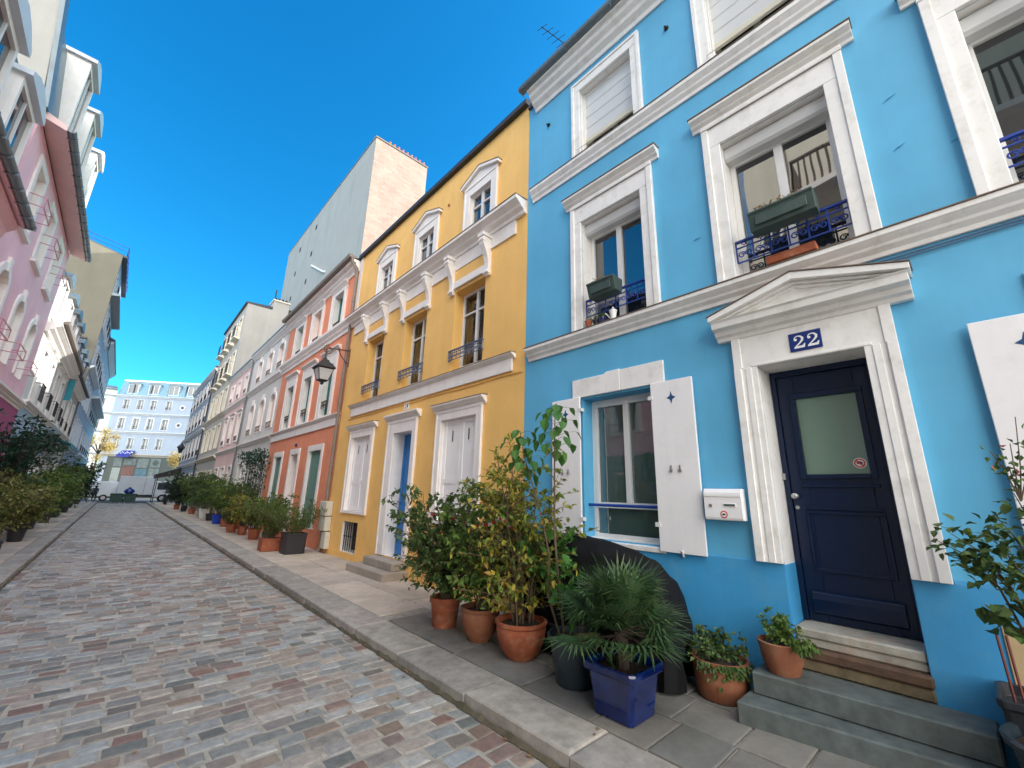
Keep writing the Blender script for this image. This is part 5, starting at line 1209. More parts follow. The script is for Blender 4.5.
# fan palm in the cobalt pot
t = thing('potted_plant', 'spiky fan palm in a square cobalt blue glazed pot', 'plant', (3.28, 2.18, Z0), 'potted plants along the house fronts')
def sqpot(mb, cx, cy, z0, prof):
    vs, fs = [], []; c8 = []
    for h, z in prof:
        k = .14 * h
        ring8 = [(-h + k, -h), (h - k, -h), (h, -h + k), (h, h - k), (h - k, h), (-h + k, h), (-h, h - k), (-h, -h + k)]
        for a, b in ring8: vs.append((cx + a, cy + b, z0 + z))
    for i in range(len(prof) - 1):
        for k in range(8): fs.append((i * 8 + k, i * 8 + (k + 1) % 8, i * 8 + 8 + (k + 1) % 8, i * 8 + 8 + k))
    fs += [tuple(range(8))[::-1], tuple(range((len(prof) - 1) * 8, len(prof) * 8))]
    mb.raw(vs, fs); return mb
sqpot(MB(), 3.28, 2.18, Z0, [(.165, 0), (.172, .01), (.205, .30), (.215, .305), (.240, .315), (.245, .36), (.236, .375), (.212, .37), (.205, .31)]).build('pot', M['glaze_blue'], t, bevel=.006)
MB().box(WD, 3.09, 3.47, Z0 + .25, Z0 + .315, -2.37, -1.99).build('soil', M['soil'], t)
lb, sb, dbs = MB(), MB(), []
sb.tube([(3.28, 2.18, .42), (3.285, 2.185, .55), (3.28, 2.19, .69)], [.05, .06, .05], 8)
for i in range(78):
    q = i * 2.399 + r.uniform(-.2, .2); el = r.uniform(-.08, 1.3) if i > 7 else r.uniform(-.35, .1)
    dv = Vector((math.cos(q) * math.cos(el), math.sin(q) * math.cos(el), math.sin(el)))
    p0 = Vector((3.28, 2.19, .67 + .05 * math.sin(el))); L = r.uniform(.18, .40); hub = p0 + dv * L
    sb.tube([p0, p0.lerp(hub, .5) + ZV * .015, hub], [.006, .005, .004], 4, cap=False)
    side = dv.cross(ZV); side = side.normalized() if side.length > .1 else Vector((1, 0, 0)); up = side.cross(dv).normalized()
    tgt = lb
    if i in (1, 23): tgt = MB(); dbs.append(tgt)
    nseg = 17; R_ = r.uniform(.26, .40)
    for k in range(nseg):
        a = R(-100 + 200 * k / (nseg - 1)); sd = (dv * math.cos(a) + side * math.sin(a) + up * .18 * math.cos(a)).normalized()
        Lk = R_ * (1 - .22 * abs(a) / R(100)) * r.uniform(.88, 1.06); wv = sd.cross(up).normalized() * .0095
        m = hub + sd * Lk * .55 + up * .01; e = hub + sd * Lk - ZV * r.uniform(.01, .07) * (Lk / .3)
        tgt.raw([hub - wv * .3, hub + wv * .3, m + wv, m - wv, e], [(0, 1, 2, 3), (3, 2, 4)])
for i in range(9):
    q = r.uniform(0, 6.28); leafq(lb, Vector((3.28 + .12 * math.cos(q), 2.14 + .12 * math.sin(q), .44)), Vector((math.cos(q) * .5, math.sin(q) * .5, .8)), ZV, .16, .05, .2, True)
sb.build('stem', M['bark_dk'], t, recalc=False); lb.build('foliage', M['leaf_palm'], t, recalc=False)
for d_ in dbs: d_.build('dry_frond', M['leaf_palm_dry'], t, recalc=False)
# small pots by the door
t = potted('short terracotta pot of trailing green ground ivy beside the door steps', 'plant', 4.22, 1.80, Z0, [(.19, 0), (.20, .01), (.222, .12), (.228, .26), (.232, .30), (.215, .302), (.205, .26)], M['terra_pale'], .20, .28)
lb, sb = MB(), MB(); shrub(r, (4.22, 1.84, .40), .20, .26, 16, 5, 8, .045, .036, lb, sb, .05, (0, 0), .14, .003, .6, False, 1.8)
for i in range(120): q = r.uniform(2.6, 5.2); leafq(lb, Vector((4.22 + .235 * math.cos(q), 1.80 + .235 * math.sin(q), .43 - abs(r.gauss(0, .05)))), Vector((math.cos(q) * .5, math.sin(q) * .5, -.6)) + rv(r) * .4, Vector((math.cos(q), math.sin(q), .4)), .045, .036)
foliage(t, lb, sb, M['leaf_dark'])
t = potted('small terracotta pot with ferny weeds standing on the door step', 'plant', 4.26, 1.31, .428, [(.115, 0), (.12, .008), (.15, .11), (.165, .20), (.170, .225), (.155, .23), (.15, .19)], M['terra_pale'], .145, .20)
lb, sb = MB(), MB(); shrub(r, (4.26, 1.31, .63), .22, .14, 14, 5, 7, .045, .026, lb, sb, .1, (0, .02), .08, .003, .2)
shrub(r, (4.20, 1.20, .66), .05, .14, 7, 6, 8, .04, .024, lb, sb, .2, (-.05, -.06), .03, .002, 1.8, False, 5)
foliage(t, lb, sb, M['leaf_mid'])
# right-hand edge: rose in a round black pot, a square trough behind it, canes and a board
t = potted('straggly rose bush in a round black pot at the right edge', 'plant', 3.93, -.17, Z0, taper(.30, .44), M['glaze_dark'], .27, .39)
lb, sb, fbs = MB(), MB(), []
for (e, n) in (((3.9, .24, 1.56), 40), ((3.95, .13, 1.48), 44), ((3.90, .16, 1.60), 36), ((3.92, 0, 1.45), 44), ((3.97, -.06, 1.70), 46), ((3.95, .02, 1.62), 44), ((3.95, -.15, 1.85), 40), ((3.95, -.28, 1.6), 50), ((3.95, -.4, 1.8), 50), ((3.9, .07, 1.12), 14), ((3.9, .0, 1.2), 14), ((3.88, -.25, 1.2), 20)):
    e = Vector(e); p0 = Vector((3.95, -.17, .5)); m = p0.lerp(e, .55) + Vector((.02, -.05, .22)); pts = [p0, p0.lerp(m, .5) + rv(r) * .02, m, m.lerp(e, .5) + ZV * .05, e]
    sb.tube(pts, [.009, .008, .006, .004, .002], 4)
    for i in range(n):
        k = r.uniform(2.2, 3.95); j = int(k); p = pts[j].lerp(pts[j + 1], k - j) + rv(r) * .085; big = e.z < 1.3
        leafq(lb, p, rv(r) + Vector((0, .3, -.2)), ZV + rv(r) * .5, (.10 if big else .065) * r.uniform(.7, 1.2), (.08 if big else .045) * r.uniform(.8, 1.2), .2, True)
for i in range(60):
    q = r.uniform(0, 6.28); rr = .22 * math.sqrt(r.random()); leafq(lb, Vector((3.93 + rr * math.cos(q), -.17 + rr * math.sin(q), .515)), rv(r) + ZV * .3, ZV, .04, .03)
def flw(): fbs.append(MB()); return fbs[-1]
for (yy, zz) in ((-.10, 2.10), (-.19, 2.14), (-.15, 2.0), (-.24, 2.3), (-.30, 2.2)):
    sb.tube([(3.95, -.17, 1.8), (3.96, (yy - .17) / 2, 2.0), (3.95, yy, zz)], [.004, .003, .002], 4)
    for i in range(16): leafq(flw() if i < 2 else lb, Vector((3.955, (yy * 2 - .17) / 3, 1.93)).lerp(Vector((3.95, yy, zz)), r.random()) + rv(r) * .045, rv(r), rv(r), .04, .026)
foliage(t, lb, sb, M['leaf_dark'], M['bark'])
for f_ in fbs: f_.build('flower', M['redpaint'], t, recalc=False)
t = thing('planter_trough', 'square black trough with red canes behind the rose pot', 'planter', (4.27, -.12, Z0))
sqpot(MB(), 4.27, -.08, Z0, [(.17, 0), (.20, .50), (.215, .505), (.215, .55), (.19, .55), (.185, .48)]).build('trough', M['plastic_dark'], t, bevel=.006)
mb = MB()
for (a, b) in ((.055, .07), (.02, .03)): mb.tube([(4.2, a, .5), (4.21, b, 1.0)], .008, 6)
mb.build('cane', M['bamboo'], t)
tag(MB().box(RT, -.42, .045, .60, 1.0, .005, .025).build('wooden_board', M['wood'], None, bevel=.004), 'pale wooden board leaning on the blue wall behind the black trough', 'board')
bb = bpy.data.objects['wooden_board']

# tarpaulin-covered scooter against the blue wall
def tarp():
    mb = MB(); prof = [(2.02, .50, .10), (2.05, .80, .20), (2.14, 1.02, .27), (2.36, 1.17, .32), (2.6, 1.24, .33), (2.95, 1.30, .34), (3.3, 1.34, .35), (3.65, 1.33, .36), (3.85, 1.22, .33), (4.0, .95, .26), (4.06, .6, .14)]
    n = 40; vs = []; q = random.Random(3)
    ph = [q.uniform(0, 6.28) for _ in range(6)]
    m = 44
    for i in range(m + 1):
        t = i / m * (len(prof) - 1); k = min(len(prof) - 2, int(t)); a = t - k; a2 = a * a * (3 - 2 * a)
        y, h, hw = [prof[k][j] + (prof[k + 1][j] - prof[k][j]) * (a if j == 0 else a2) for j in range(3)]
        for j in range(n + 1):
            th = math.pi * j / n; c, s = math.cos(th), math.sin(th)
            x = 4.08 - hw * math.copysign(abs(c) ** .75, c); z = .14 + (h - .14) * abs(s) ** .62
            fold = .010 * math.sin(5 * y + 3 * th + ph[0]) + .005 * math.sin(19 * y - 5 * th + ph[1]) + .006 * math.sin(9 * th + 3 * y + ph[2]) + .002 * math.sin(33 * y + 17 * th)
            low = max(0, 1 - (z - .14) / .6); fold += low * .03 * math.sin(26 * y + ph[3])
            vs.append((min(4.46, x - fold * (1.2 if c > 0 else .4)), y + .01 * math.sin(8 * th + ph[4]), z + fold * .6))
    fs = [(i * (n + 1) + j, i * (n + 1) + j + 1, (i + 1) * (n + 1) + j + 1, (i + 1) * (n + 1) + j) for i in range(m) for j in range(n)]
    mb.raw(vs, fs)
    return mb.build('covered_scooter', M['tarp'], smooth=True, recalc=False)
tag(tarp(), 'black tarpaulin draped over a scooter under the blue house window', 'covered scooter')
# barrier tape strung through the shrubs
mb = MB(); pts = [(3.42, 5.68, 1.47), (3.38, 5.29, 1.46), (3.34, 4.9, 1.47), (3.32, 4.55, 1.40), (3.30, 4.17, 1.38), (3.30, 3.95, 1.42), (3.30, 3.78, 1.50), (3.29, 3.66, 1.47), (3.30, 3.52, 1.40)]
pts = [Vector(p) for p in pts]; vs = []
tot = 0; strip = []
for a, b in zip(pts, pts[1:]):
    for k in range(8): strip.append(a.lerp(b, k / 8))
for i in range(len(strip) - 1):
    tw_ = .6 * math.sin(i * .25); up = Vector((math.sin(tw_) * .5, 0, math.cos(tw_))) * .022; tw2 = .6 * math.sin((i + 1) * .25); up2 = Vector((math.sin(tw2) * .5, 0, math.cos(tw2))) * .022
    mb.m = (i // 3) % 2; mb.face([strip[i] - up, strip[i + 1] - up2, strip[i + 1] + up2, strip[i] + up])
tag(mb.build('barrier_tape', [M['red'], M['ink']], recalc=False), 'red and white barrier tape strung through the potted shrubs', 'tape')

# planters and small pots on the blue house window sills
def window_box(label, u0, u1, z, tip, bowl=False):
    t = thing('window_box', label, 'window box', f.p((u0 + u1) / 2, z, .06), 'window boxes on the blue house')
    mb = MB(); mb.prof(f, [(.0, z), (.15, z), (.20, z + .17), (.215, z + .175), (.215, z + .20), (-.02, z + .20), (-.02, z + .17)], u0, u1); mb.prof(f, [(.178, z + .04), (.188, z + .04), (.20, z + .14), (.190, z + .14)], u0 + .06, u1 - .06)
    mb.build('box', M['plastic_green'], t, bevel=.005)
    MB().box(f, u0 + .01, u1 - .01, z + .15, z + .19, .0, .19).build('soil', M['soil'], t)
    lb, sb = MB(), MB()
    for k in range(5): shrub(r, tuple(f.p(u0 + (u1 - u0) * r.uniform(.05, .95), z + .19, .1)), r.uniform(.04, .12), .06, 4, 4, 5, .03, .014, lb, sb, .1, (0, 0), .05, .002, .1, False, 1.5)
    foliage(t, lb, sb, M['leaf_dry'])
    return t
window_box('green window box with dry plants on the window above number 22', .56, 1.13, 4.47, 0); window_box('smaller grey green window box on the window nearest the yellow house', 2.78, 3.22, 4.44, 0)
t = thing('flower_trough', 'shallow terracotta trough on the sill above the door pediment', 'planter', f.p(.86, 4.08, 0)); MB().prof(f, [(.02, 4.066), (.12, 4.066), (.135, 4.13), (.145, 4.14), (.0, 4.14), (.01, 4.13)], .62, 1.04).build('trough', M['terra'], t, bevel=.006)
for i, (u, m, hh, lab) in enumerate(((3.33, 'terra', .10, 'tiny terracotta pot with a seedling at the corner of the first floor sill'), (3.20, 'plastic_dark', .07, 'tiny dark pot on the first floor sill'), (3.10, 'glaze_blue', .08, 'tiny violet blue pot on the first floor sill'), (2.92, 'ink', .13, 'small white watering can on the first floor sill'))):
    p = f.p(u, 4.066, .02); t = thing('flower_pot' if m != 'ink' else 'watering_can', lab, 'pot' if m != 'ink' else 'watering can', p)
    pot_lathe(MB(), p.x, p.y, p.z, [(.03, 0), (.05, hh), (.054, hh), (.054, hh + .015), (.045, hh + .015)], 14).build('pot', M[m], t, smooth=True)
    if m == 'ink': MB().tube([p + Vector((0, .05, .05)), p + Vector((0, .12, .14))], .01, 6).build('spout', M['ink'], t); MB().tube([p + Vector((0, -.04, .12)), p + Vector((0, -.0, .2)), p + Vector((0, .04, .13))], .008, 6).build('handle', M['ink'], t)
    else:
        lb, sb = MB(), MB(); shrub(r, tuple(p + ZV * hh), .09, .04, 4, 3, 4, .03, .016, lb, sb, .2, (0, 0), .02, .002); foliage(t, lb, sb, M['leaf_mid'])

# plants farther along the right-hand pavement
GR = 'potted plants along the house fronts'
t = thing('potted_plant', 'wide feathery evergreen in a square black planter before the coral house', 'plant', (3.74, 12.62, Z0), GR)
sqpot(MB(), 3.74, 12.62, Z0, [(.25, 0), (.262, .46), (.275, .465), (.275, .51), (.25, .51), (.245, .44)]).build('pot', M['plastic_dark'], t, bevel=.008)
lb, sb = MB(), MB(); shrub(r, (3.74, 12.62, .58), .85, 1.05, 26, 9, 12, .075, .020, lb, sb, .15, (-.1, .1), .16, .009, -.1)
foliage(t, lb, sb, M['leaf_mid'])
def far_plant(label, x, y, h, spread, lm, potm=None, pr_=.2, ph=.34, n=20, L=.09, W=.045, tw=10, lv=11, square=False, palm=False):
    t = thing('potted_plant', label, 'plant', (x, y, Z0), GR)
    pm = M[potm] if potm else M['terra']
    if square: MB().box(WD, x - .3, x + .3, Z0, Z0 + ph, -y - .22, -y + .22).build('pot', pm, t, bevel=.01)
    else: pot_lathe(MB(), x, y, Z0, taper(pr_, ph), 16).build('pot', pm, t, smooth=True)
    lb, sb = MB(), MB()
    if palm:
        sb.tube([(x, y, Z0 + ph - .05), (x, y, Z0 + ph + (h - ph) * .45)], [.06, .05], 6)
        top = Vector((x, y, Z0 + ph + (h - ph) * .42))
        for i in range(30):
            q = i * 2.4; el = r.uniform(-.3, 1.3); dv = Vector((math.cos(q) * math.cos(el), math.sin(q) * math.cos(el), math.sin(el)))
            pts = [top]; p = top.copy(); l = spread * r.uniform(.8, 1.1)
            for k in range(5): p = p + dv * l / 5; dv = (dv - ZV * .22).normalized(); pts.append(p.copy())
            sb.tube(pts, [.010, .008, .007, .005, .004, .002], 3, cap=False)
            for k in range(1, 6):
                for sgn in (-1, 1):
                    for j in range(3): leafq(lb, pts[k].lerp(pts[k - 1], j / 3), (pts[k] - pts[k - 1]).normalized() * .6 + dv.cross(ZV).normalized() * sgn - ZV * .3, ZV, .26, .03)
    else: shrub(r, (x, y, Z0 + ph), h - ph, spread, n, tw, lv, L, W, lb, sb, .12, (0, 0), pr_ * .7, .010, .2)
    foliage(t, lb, sb, M[lm])
    return t
far_plant('low mossy green shrub in a rectangular terracotta trough next to the black planter', 3.45, 13.45, 1.05, .5, 'leaf_olive', 'terra', square=True, ph=.32, L=.08, W=.02)
far_plant('mid green bush before the green shutters of the coral house', 3.72, 15.0, 1.5, .75, 'leaf_mid', 'plastic_dark', L=.09)
far_plant('yellowish bush in front of the coral house door', 3.66, 16.6, 1.4, .7, 'leaf_olive', 'terra', L=.09)
far_plant('bush with pale tips in a small terracotta pot before the coral house', 3.62, 18.2, 1.4, .65, 'leaf_yellow', 'terra', pr_=.16, ph=.3, L=.09)
far_plant('low dry grassy plant in a terracotta pot near the kerb', 3.5, 19.5, .95, .5, 'leaf_olive', 'terra', pr_=.2, ph=.32, L=.1, W=.02)
far_plant('dark bush at the boundary of the coral and white houses', 3.85, 20.9, 1.9, .8, 'leaf_dark', 'terra', L=.1, W=.05)
far_plant('green bush in front of the white house, just before the blue pot', 3.75, 22.4, 2.1, .85, 'leaf_mid', 'terra', L=.11, W=.05)
far_plant('bushy plant in a bright blue pot before the white house', 3.75, 24.2, 2.0, .85, 'leaf_mid', 'bluepot', pr_=.28, ph=.4, L=.12, W=.05)
far_plant('spreading palm beyond the bright blue pot', 3.75, 26.6, 2.3, 1.0, 'leaf_palm', 'plastic_dark', palm=True)
far_plant('leafy shrub in a white pot before the rose house', 3.75, 28.5, 2.4, .9, 'leaf_dark', 'ink', pr_=.3, ph=.5, L=.14, W=.06)
far_plant('tall arching palm before the rose house', 3.9, 30.6, 2.6, 1.1, 'leaf_palm', 'terra', palm=True)
far_plant('dark evergreen bush before the rose house, beyond the tall palm', 3.7, 33.2, 2.7, 1.0, 'leaf_dark', 'terra', L=.16, W=.07)
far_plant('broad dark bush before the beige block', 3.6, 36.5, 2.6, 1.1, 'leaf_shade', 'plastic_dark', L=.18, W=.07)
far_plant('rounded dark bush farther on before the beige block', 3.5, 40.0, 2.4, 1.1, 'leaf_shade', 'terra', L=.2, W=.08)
# climber on the white house
cl = thing('climbing_plant', 'leafy climber hanging over the ground floor of the white house', 'plant', (4.4, 21.3, .1))
lb, sb = MB(), MB()
for k in range(7):
    yb = 19.9 + k * .55; pts = [Vector((4.42, yb + .3, .12)), Vector((4.40, yb + .2, 1.4)), Vector((4.35, yb, 2.7)), Vector((4.15, yb - .4, 3.2)), Vector((3.95, yb - .7, 3.05))]
    sb.tube(pts, [.02, .016, .012, .008, .004], 4)
    for i in range(95):
        u = r.uniform(1.2, 3.99); j = int(u); p = pts[j].lerp(pts[j + 1], u - j) + rv(r) * .22; p.x = min(p.x, 4.47)
        leafq(lb, p, rv(r) - ZV * .5, ZV + rv(r), .12, .07)
foliage(cl, lb, sb, M['leaf_bluegreen'], M['bark_dk'])

# left-hand pavement
GL = 'potted plants along the left pavement'
def left_plant(label, x, y, h, spread, lm, potm='plastic_dark', **k):
    t = far_plant(label, x, y, h, spread, lm, potm, **k); t['group'] = GL; return t
left_plant('yellow green bush nearest on the left pavement', -2.0, 14.6, 1.65, .85, 'leaf_olive', 'plastic_dark', n=26, tw=11, L=.10, W=.05)
left_plant('pale tipped bush behind the nearest one on the left pavement', -2.35, 16.4, 2.0, .85, 'leaf_olive', 'plastic_dark', n=20, tw=10, L=.11, W=.05)
left_plant('rounded yellow green bush overhanging the left pavement edge', -1.85, 18.8, 1.6, .75, 'leaf_olive', 'plastic_dark', n=26, tw=10, L=.10, W=.05)
left_plant('mid green shrub before the pink house on the left', -2.1, 21.0, 2.1, .9, 'leaf_mid', 'plastic_dark', n=20, tw=10, L=.13, W=.06)
left_plant('tall green shrub before the white house on the left', -2.1, 23.6, 2.3, .9, 'leaf_mid', 'plastic_dark', n=20, tw=10, L=.14, W=.06)
left_plant('dark green bush before the white house on the left', -2.0, 27.0, 2.5, .95, 'leaf_dark', 'plastic_dark', n=18, L=.16, W=.07)
left_plant('dark bush beneath the teal awning', -2.0, 31.0, 2.6, .95, 'leaf_dark', 'plastic_dark', n=18, L=.18, W=.08)
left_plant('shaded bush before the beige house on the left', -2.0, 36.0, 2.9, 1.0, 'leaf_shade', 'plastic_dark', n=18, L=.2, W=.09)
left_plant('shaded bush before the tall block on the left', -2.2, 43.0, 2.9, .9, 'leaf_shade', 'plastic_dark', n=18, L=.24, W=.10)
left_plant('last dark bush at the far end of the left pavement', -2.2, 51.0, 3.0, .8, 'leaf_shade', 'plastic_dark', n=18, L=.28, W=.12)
for (y, lab) in ((12.2, 'round black pot at the left edge, nearest the kerb'), (13.3, 'dark glazed pot half hidden under the nearest left bush')):
    t = thing('flower_pot', lab, 'pot', (-1.72, y, Z0)); pot_lathe(MB(), -1.72, y, Z0, belly(.27, .5)).build('pot', M['plastic_dark'], t, smooth=True)
tr = thing('potted_tree', 'dark leafy small tree against the pink and white houses on the left', 'tree', (-2.55, 19.5, Z0))
lb, sb = MB(), MB(); sb.tube([(-2.55, 19.5, .12), (-2.5, 19.4, 1.2), (-2.4, 19.3, 2.2)], [.06, .05, .035], 7); shrub(r, (-2.45, 19.3, 1.5), 2.3, 1.0, 15, 9, 11, .15, .075, lb, sb, .1, (0, 0), .3, .018, .3)
sb.build('trunk', M['bark_dk'], tr, recalc=False); lb.build('crown', M['leaf_bluegreen'], tr, recalc=False)
tr = thing('climbing_plant', 'dark climber trailing over the ground floor of the white house on the left', 'plant', (-2.9, 25, Z0))
lb, sb = MB(), MB()
for k in range(8):
    yb = 22.6 + k * .7; pts = [Vector((-3.02, yb, .12)), Vector((-3.0, yb + .1, 1.6)), Vector((-2.9, yb, 3.0)), Vector((-2.5, yb + .2, 3.5)), Vector((-2.2, yb + .4, 3.3))]; sb.tube(pts, [.025, .02, .014, .009, .004], 4)
    for i in range(110):
        u = r.uniform(.8, 3.99); j = int(u); p = pts[j].lerp(pts[j + 1], u - j) + rv(r) * .28; p.x = max(p.x, -3.05); leafq(lb, p, rv(r) - ZV * .4, ZV + rv(r), .16, .09)
foliage(tr, lb, sb, M['leaf_shade'], M['bark_dk'])

# trees on the cross street, in the sun
def street_tree(label, x, y, zc, rx, rz, n, seed):
    q = random.Random(seed); t = thing('street_tree', label, 'tree', (x, y, 0)); lb, sb = MB(), MB()
    sb.tube([(x, y, -.02), (x + .05, y, 2.0), (x - .05, y, zc)], [.16, .12, .08], 8); cl = []
    for i in range(14):
        d = rv(q); e = Vector((x + d.x * rx * .8, y + d.y * rx * .8, zc + d.z * rz * .8)); sb.tube([(x, y, zc - rz * .6), Vector((x, y, zc)).lerp(e, .5) + rv(q) * .2, e], [.06, .03, .01], 5); cl.append(e)
    for i in range(n):
        c = q.choice(cl); p = c + rv(q) * q.uniform(.1, .75); leafq(lb, p, rv(q), rv(q), .20, .14)
    sb.build('trunk', M['bark_dk'], t, recalc=False); lb.build('crown', M['leaf_gold'], t, recalc=False)
street_tree('sunlit golden tree on the cross street at the left', -2.6, 76, 6.8, 1.9, 2.2, 1500, 1)
street_tree('smaller golden tree on the cross street beside the grey building', 6.3, 79, 5.8, 1.5, 1.4, 900, 2)

mb = MB(); q_ = random.Random(21)
for i in range(150):
    if q_.random() < .6: x, y, z = q_.uniform(2.40, 2.52) if q_.random() < .4 else q_.uniform(-1.1, 2.4), q_.uniform(1.2, 14) , .010
    else: x, y, z = q_.uniform(2.6, 4.0), q_.uniform(1.0, 12), .132
    if z > .1 and x > 3.0 and y < 5.4: y += 5
    leafq(mb, Vector((x, y, z)), Vector((q_.gauss(0, 1), q_.gauss(0, 1), .05)), ZV + rv(q_) * .15, q_.uniform(.025, .055), q_.uniform(.018, .035), .15)
struct(mb.build('fallen_leaves', M['leaf_dry'], recalc=False), 'stuff')
# ================================================================== VEHICLES, BINS, PERSON AT THE END OF THE STREET
def wheel(par, x, y, rr, w, mat=M['rubber']):
    o = MB().tube([(x, y - w / 2, rr), (x, y + w / 2, rr)], rr, 18).build('wheel', mat, par); MB().tube([(x, y - w / 2 - .01, rr), (x, y - w / 2 + .02, rr)], rr * .55, 14).build('hub', M['steel'], o)
v = thing('van', 'white van parked across the end of the street, at the left', 'van', (-2.2, 65, 0))
MB().prism(WD, [(-4.6, .35), (.15, .35), (.18, 1.9), (.05, 2.08), (-3.2, 2.08), (-3.9, 1.35), (-4.6, 1.1)], -66, -64.2).build('body', M['vanwhite'], v, bevel=.05)
MB().prism(WD, [(-3.75, 1.35), (-2.7, 1.35), (-2.7, 1.92), (-3.22, 1.92)], -64.21, -64.18).build('window', M['glass_far'], v)
MB().box(WD, -4.62, .2, .33, .5, -66.02, -64.17).build('bumper', M['plastic_dark'], v)
for x in (-3.7, -.9): wheel(v, x, 64.25, .34, .22)
v = thing('truck', 'white canvas sided truck behind the green bins', 'truck', (1.8, 62, 0))
MB().box(WD, .08, 2.95, .75, 2.68, -63.6, -61.4).build('cargo_box', M['canvas'], v, bevel=.04)
MB().prism(WD, [(2.99, .5), (4.7, .5), (4.75, 1.3), (4.35, 2.25), (2.99, 2.25)], -63.5, -61.5).build('cab', M['vanwhite'], v, bevel=.05)
MB().prism(WD, [(3.3, 1.35), (4.55, 1.35), (4.25, 2.08), (3.3, 2.08)], -61.49, -61.46).build('window', M['glass_far'], v)
MB().box(WD, .05, 4.7, .45, .749, -63.4, -61.6).build('chassis', M['plastic_dark'], v)
for x in (.9, 3.9): wheel(v, x, 61.6, .42, .25)
MB().tube([(2.2, 61.38, .8), (2.22, 61.38, 2.6)], .012, 5).build('strap', M['iron'], v)
for i, (x, lab) in enumerate(((.15, 'dark green wheeled bin on the left of the pair at the end of the street'), (1.15, 'dark green wheeled bin under the blue bag'))):
    b_ = thing('wheeled_bin', lab, 'bin', (x, 57.0, 0), 'bins at the end of the street')
    MB().prism(WD, [(x - .42, .12), (x + .42, .12), (x + .48, .82), (x - .48, .82)], -57.4, -56.7).build('body', M['bin'], b_, bevel=.03)
    MB().prism(WD, [(x - .5, .821), (x + .5, .821), (x + .46, .93), (x - .46, .93)], -57.45, -56.66).build('lid', M['bin'], b_, bevel=.02)
    for s_ in (-.3, .3): wheel(b_, x + s_, 56.75, .07, .06)
bag = MB().lathe((1.0, 57.0, .925), [(.20, 0), (.36, .10), (.38, .25), (.26, .42), (.08, .52), (.12, .60)], 14, sx=1.1, sy=.8).build('rubbish_bag', M['plaque'], smooth=True); tag(bag, 'dark blue bag lying on a green bin', 'bag')
mo = thing('motorcycle', 'dark motorcycle parked on the right pavement at the far end', 'motorcycle', (3.5, 50.5, Z0))
def torus(mb, c, R_, r_, n=24):
    mb.tube([(c[0], c[1] + R_ * math.cos(2 * math.pi * i / n), c[2] + R_ * math.sin(2 * math.pi * i / n)) for i in range(n + 1)], r_, 8, cap=False)
for y_ in (49.7, 51.1):
    mb = MB(); torus(mb, (3.5, y_, Z0 + .32), .26, .07); o = mb.build('wheel', M['rubber'], mo, smooth=True); MB().tube([(3.47, y_, Z0 + .32), (3.53, y_, Z0 + .32)], .17, 14).build('hub', M['steel'], o)
mb = MB(); mb.prism(Fr((3.5, 0, 0), (0, 1, 0), (-1, 0, 0)), [(49.9, .45), (50.7, .35), (50.95, .6), (51.0, .85), (50.5, .95), (50.1, .85), (49.75, .95), (49.7, .85)], -.16, .16); mb.build('body', M['cloth_dark'], mo, bevel=.05)
MB().prism(Fr((3.5, 0, 0), (0, 1, 0), (-1, 0, 0)), [(50.4, .94), (51.15, .98), (51.2, 1.06), (50.6, 1.05)], -.14, .14).build('seat', M['rubber'], mo, bevel=.03)
mb = MB(); mb.tube([(3.5, 49.7, .44), (3.5, 49.85, .9), (3.5, 49.95, 1.2)], .04, 6); mb.tube([(3.15, 50.05, 1.22), (3.5, 49.93, 1.18), (3.85, 50.05, 1.22)], .025, 6); mb.build('fork', M['iron'], mo)
MB().prism(Fr((3.5, 0, 0), (0, 1, 0), (-1, 0, 0)), [(49.75, 1.1), (49.95, 1.15), (50.0, 1.5), (49.9, 1.5)], -.2, .2).build('windscreen', M['glass_far'], mo)
MB().lathe((3.5, 49.68, .98), [(.02, -.1), (.09, -.05), (.10, .03), (.03, .1)], 12).build('headlight', M['lampglass'], mo)
aw2 = thing('cafe_awning', 'dark cafe awning stretched over the right pavement at the far end', 'awning', (4.0, 56, 3))
MB().prism(Fr((0, 56, 0), (1, 0, 0), (0, -1, 0)), [(4.48, 3.6), (2.6, 2.85), (2.6, 2.45), (4.48, 2.9)], -1.6, 1.2).build('canopy', M['awning'], aw2)
mb = MB()
for y_ in (54.9, 57.5): mb.tube([(2.8, y_, .1), (2.8, y_, 2.7)], .035, 6); mb.tube([(4.3, y_, .1), (4.3, y_, 3.4)], .05, 6)
mb.build('awning_post', M['iron'], aw2)
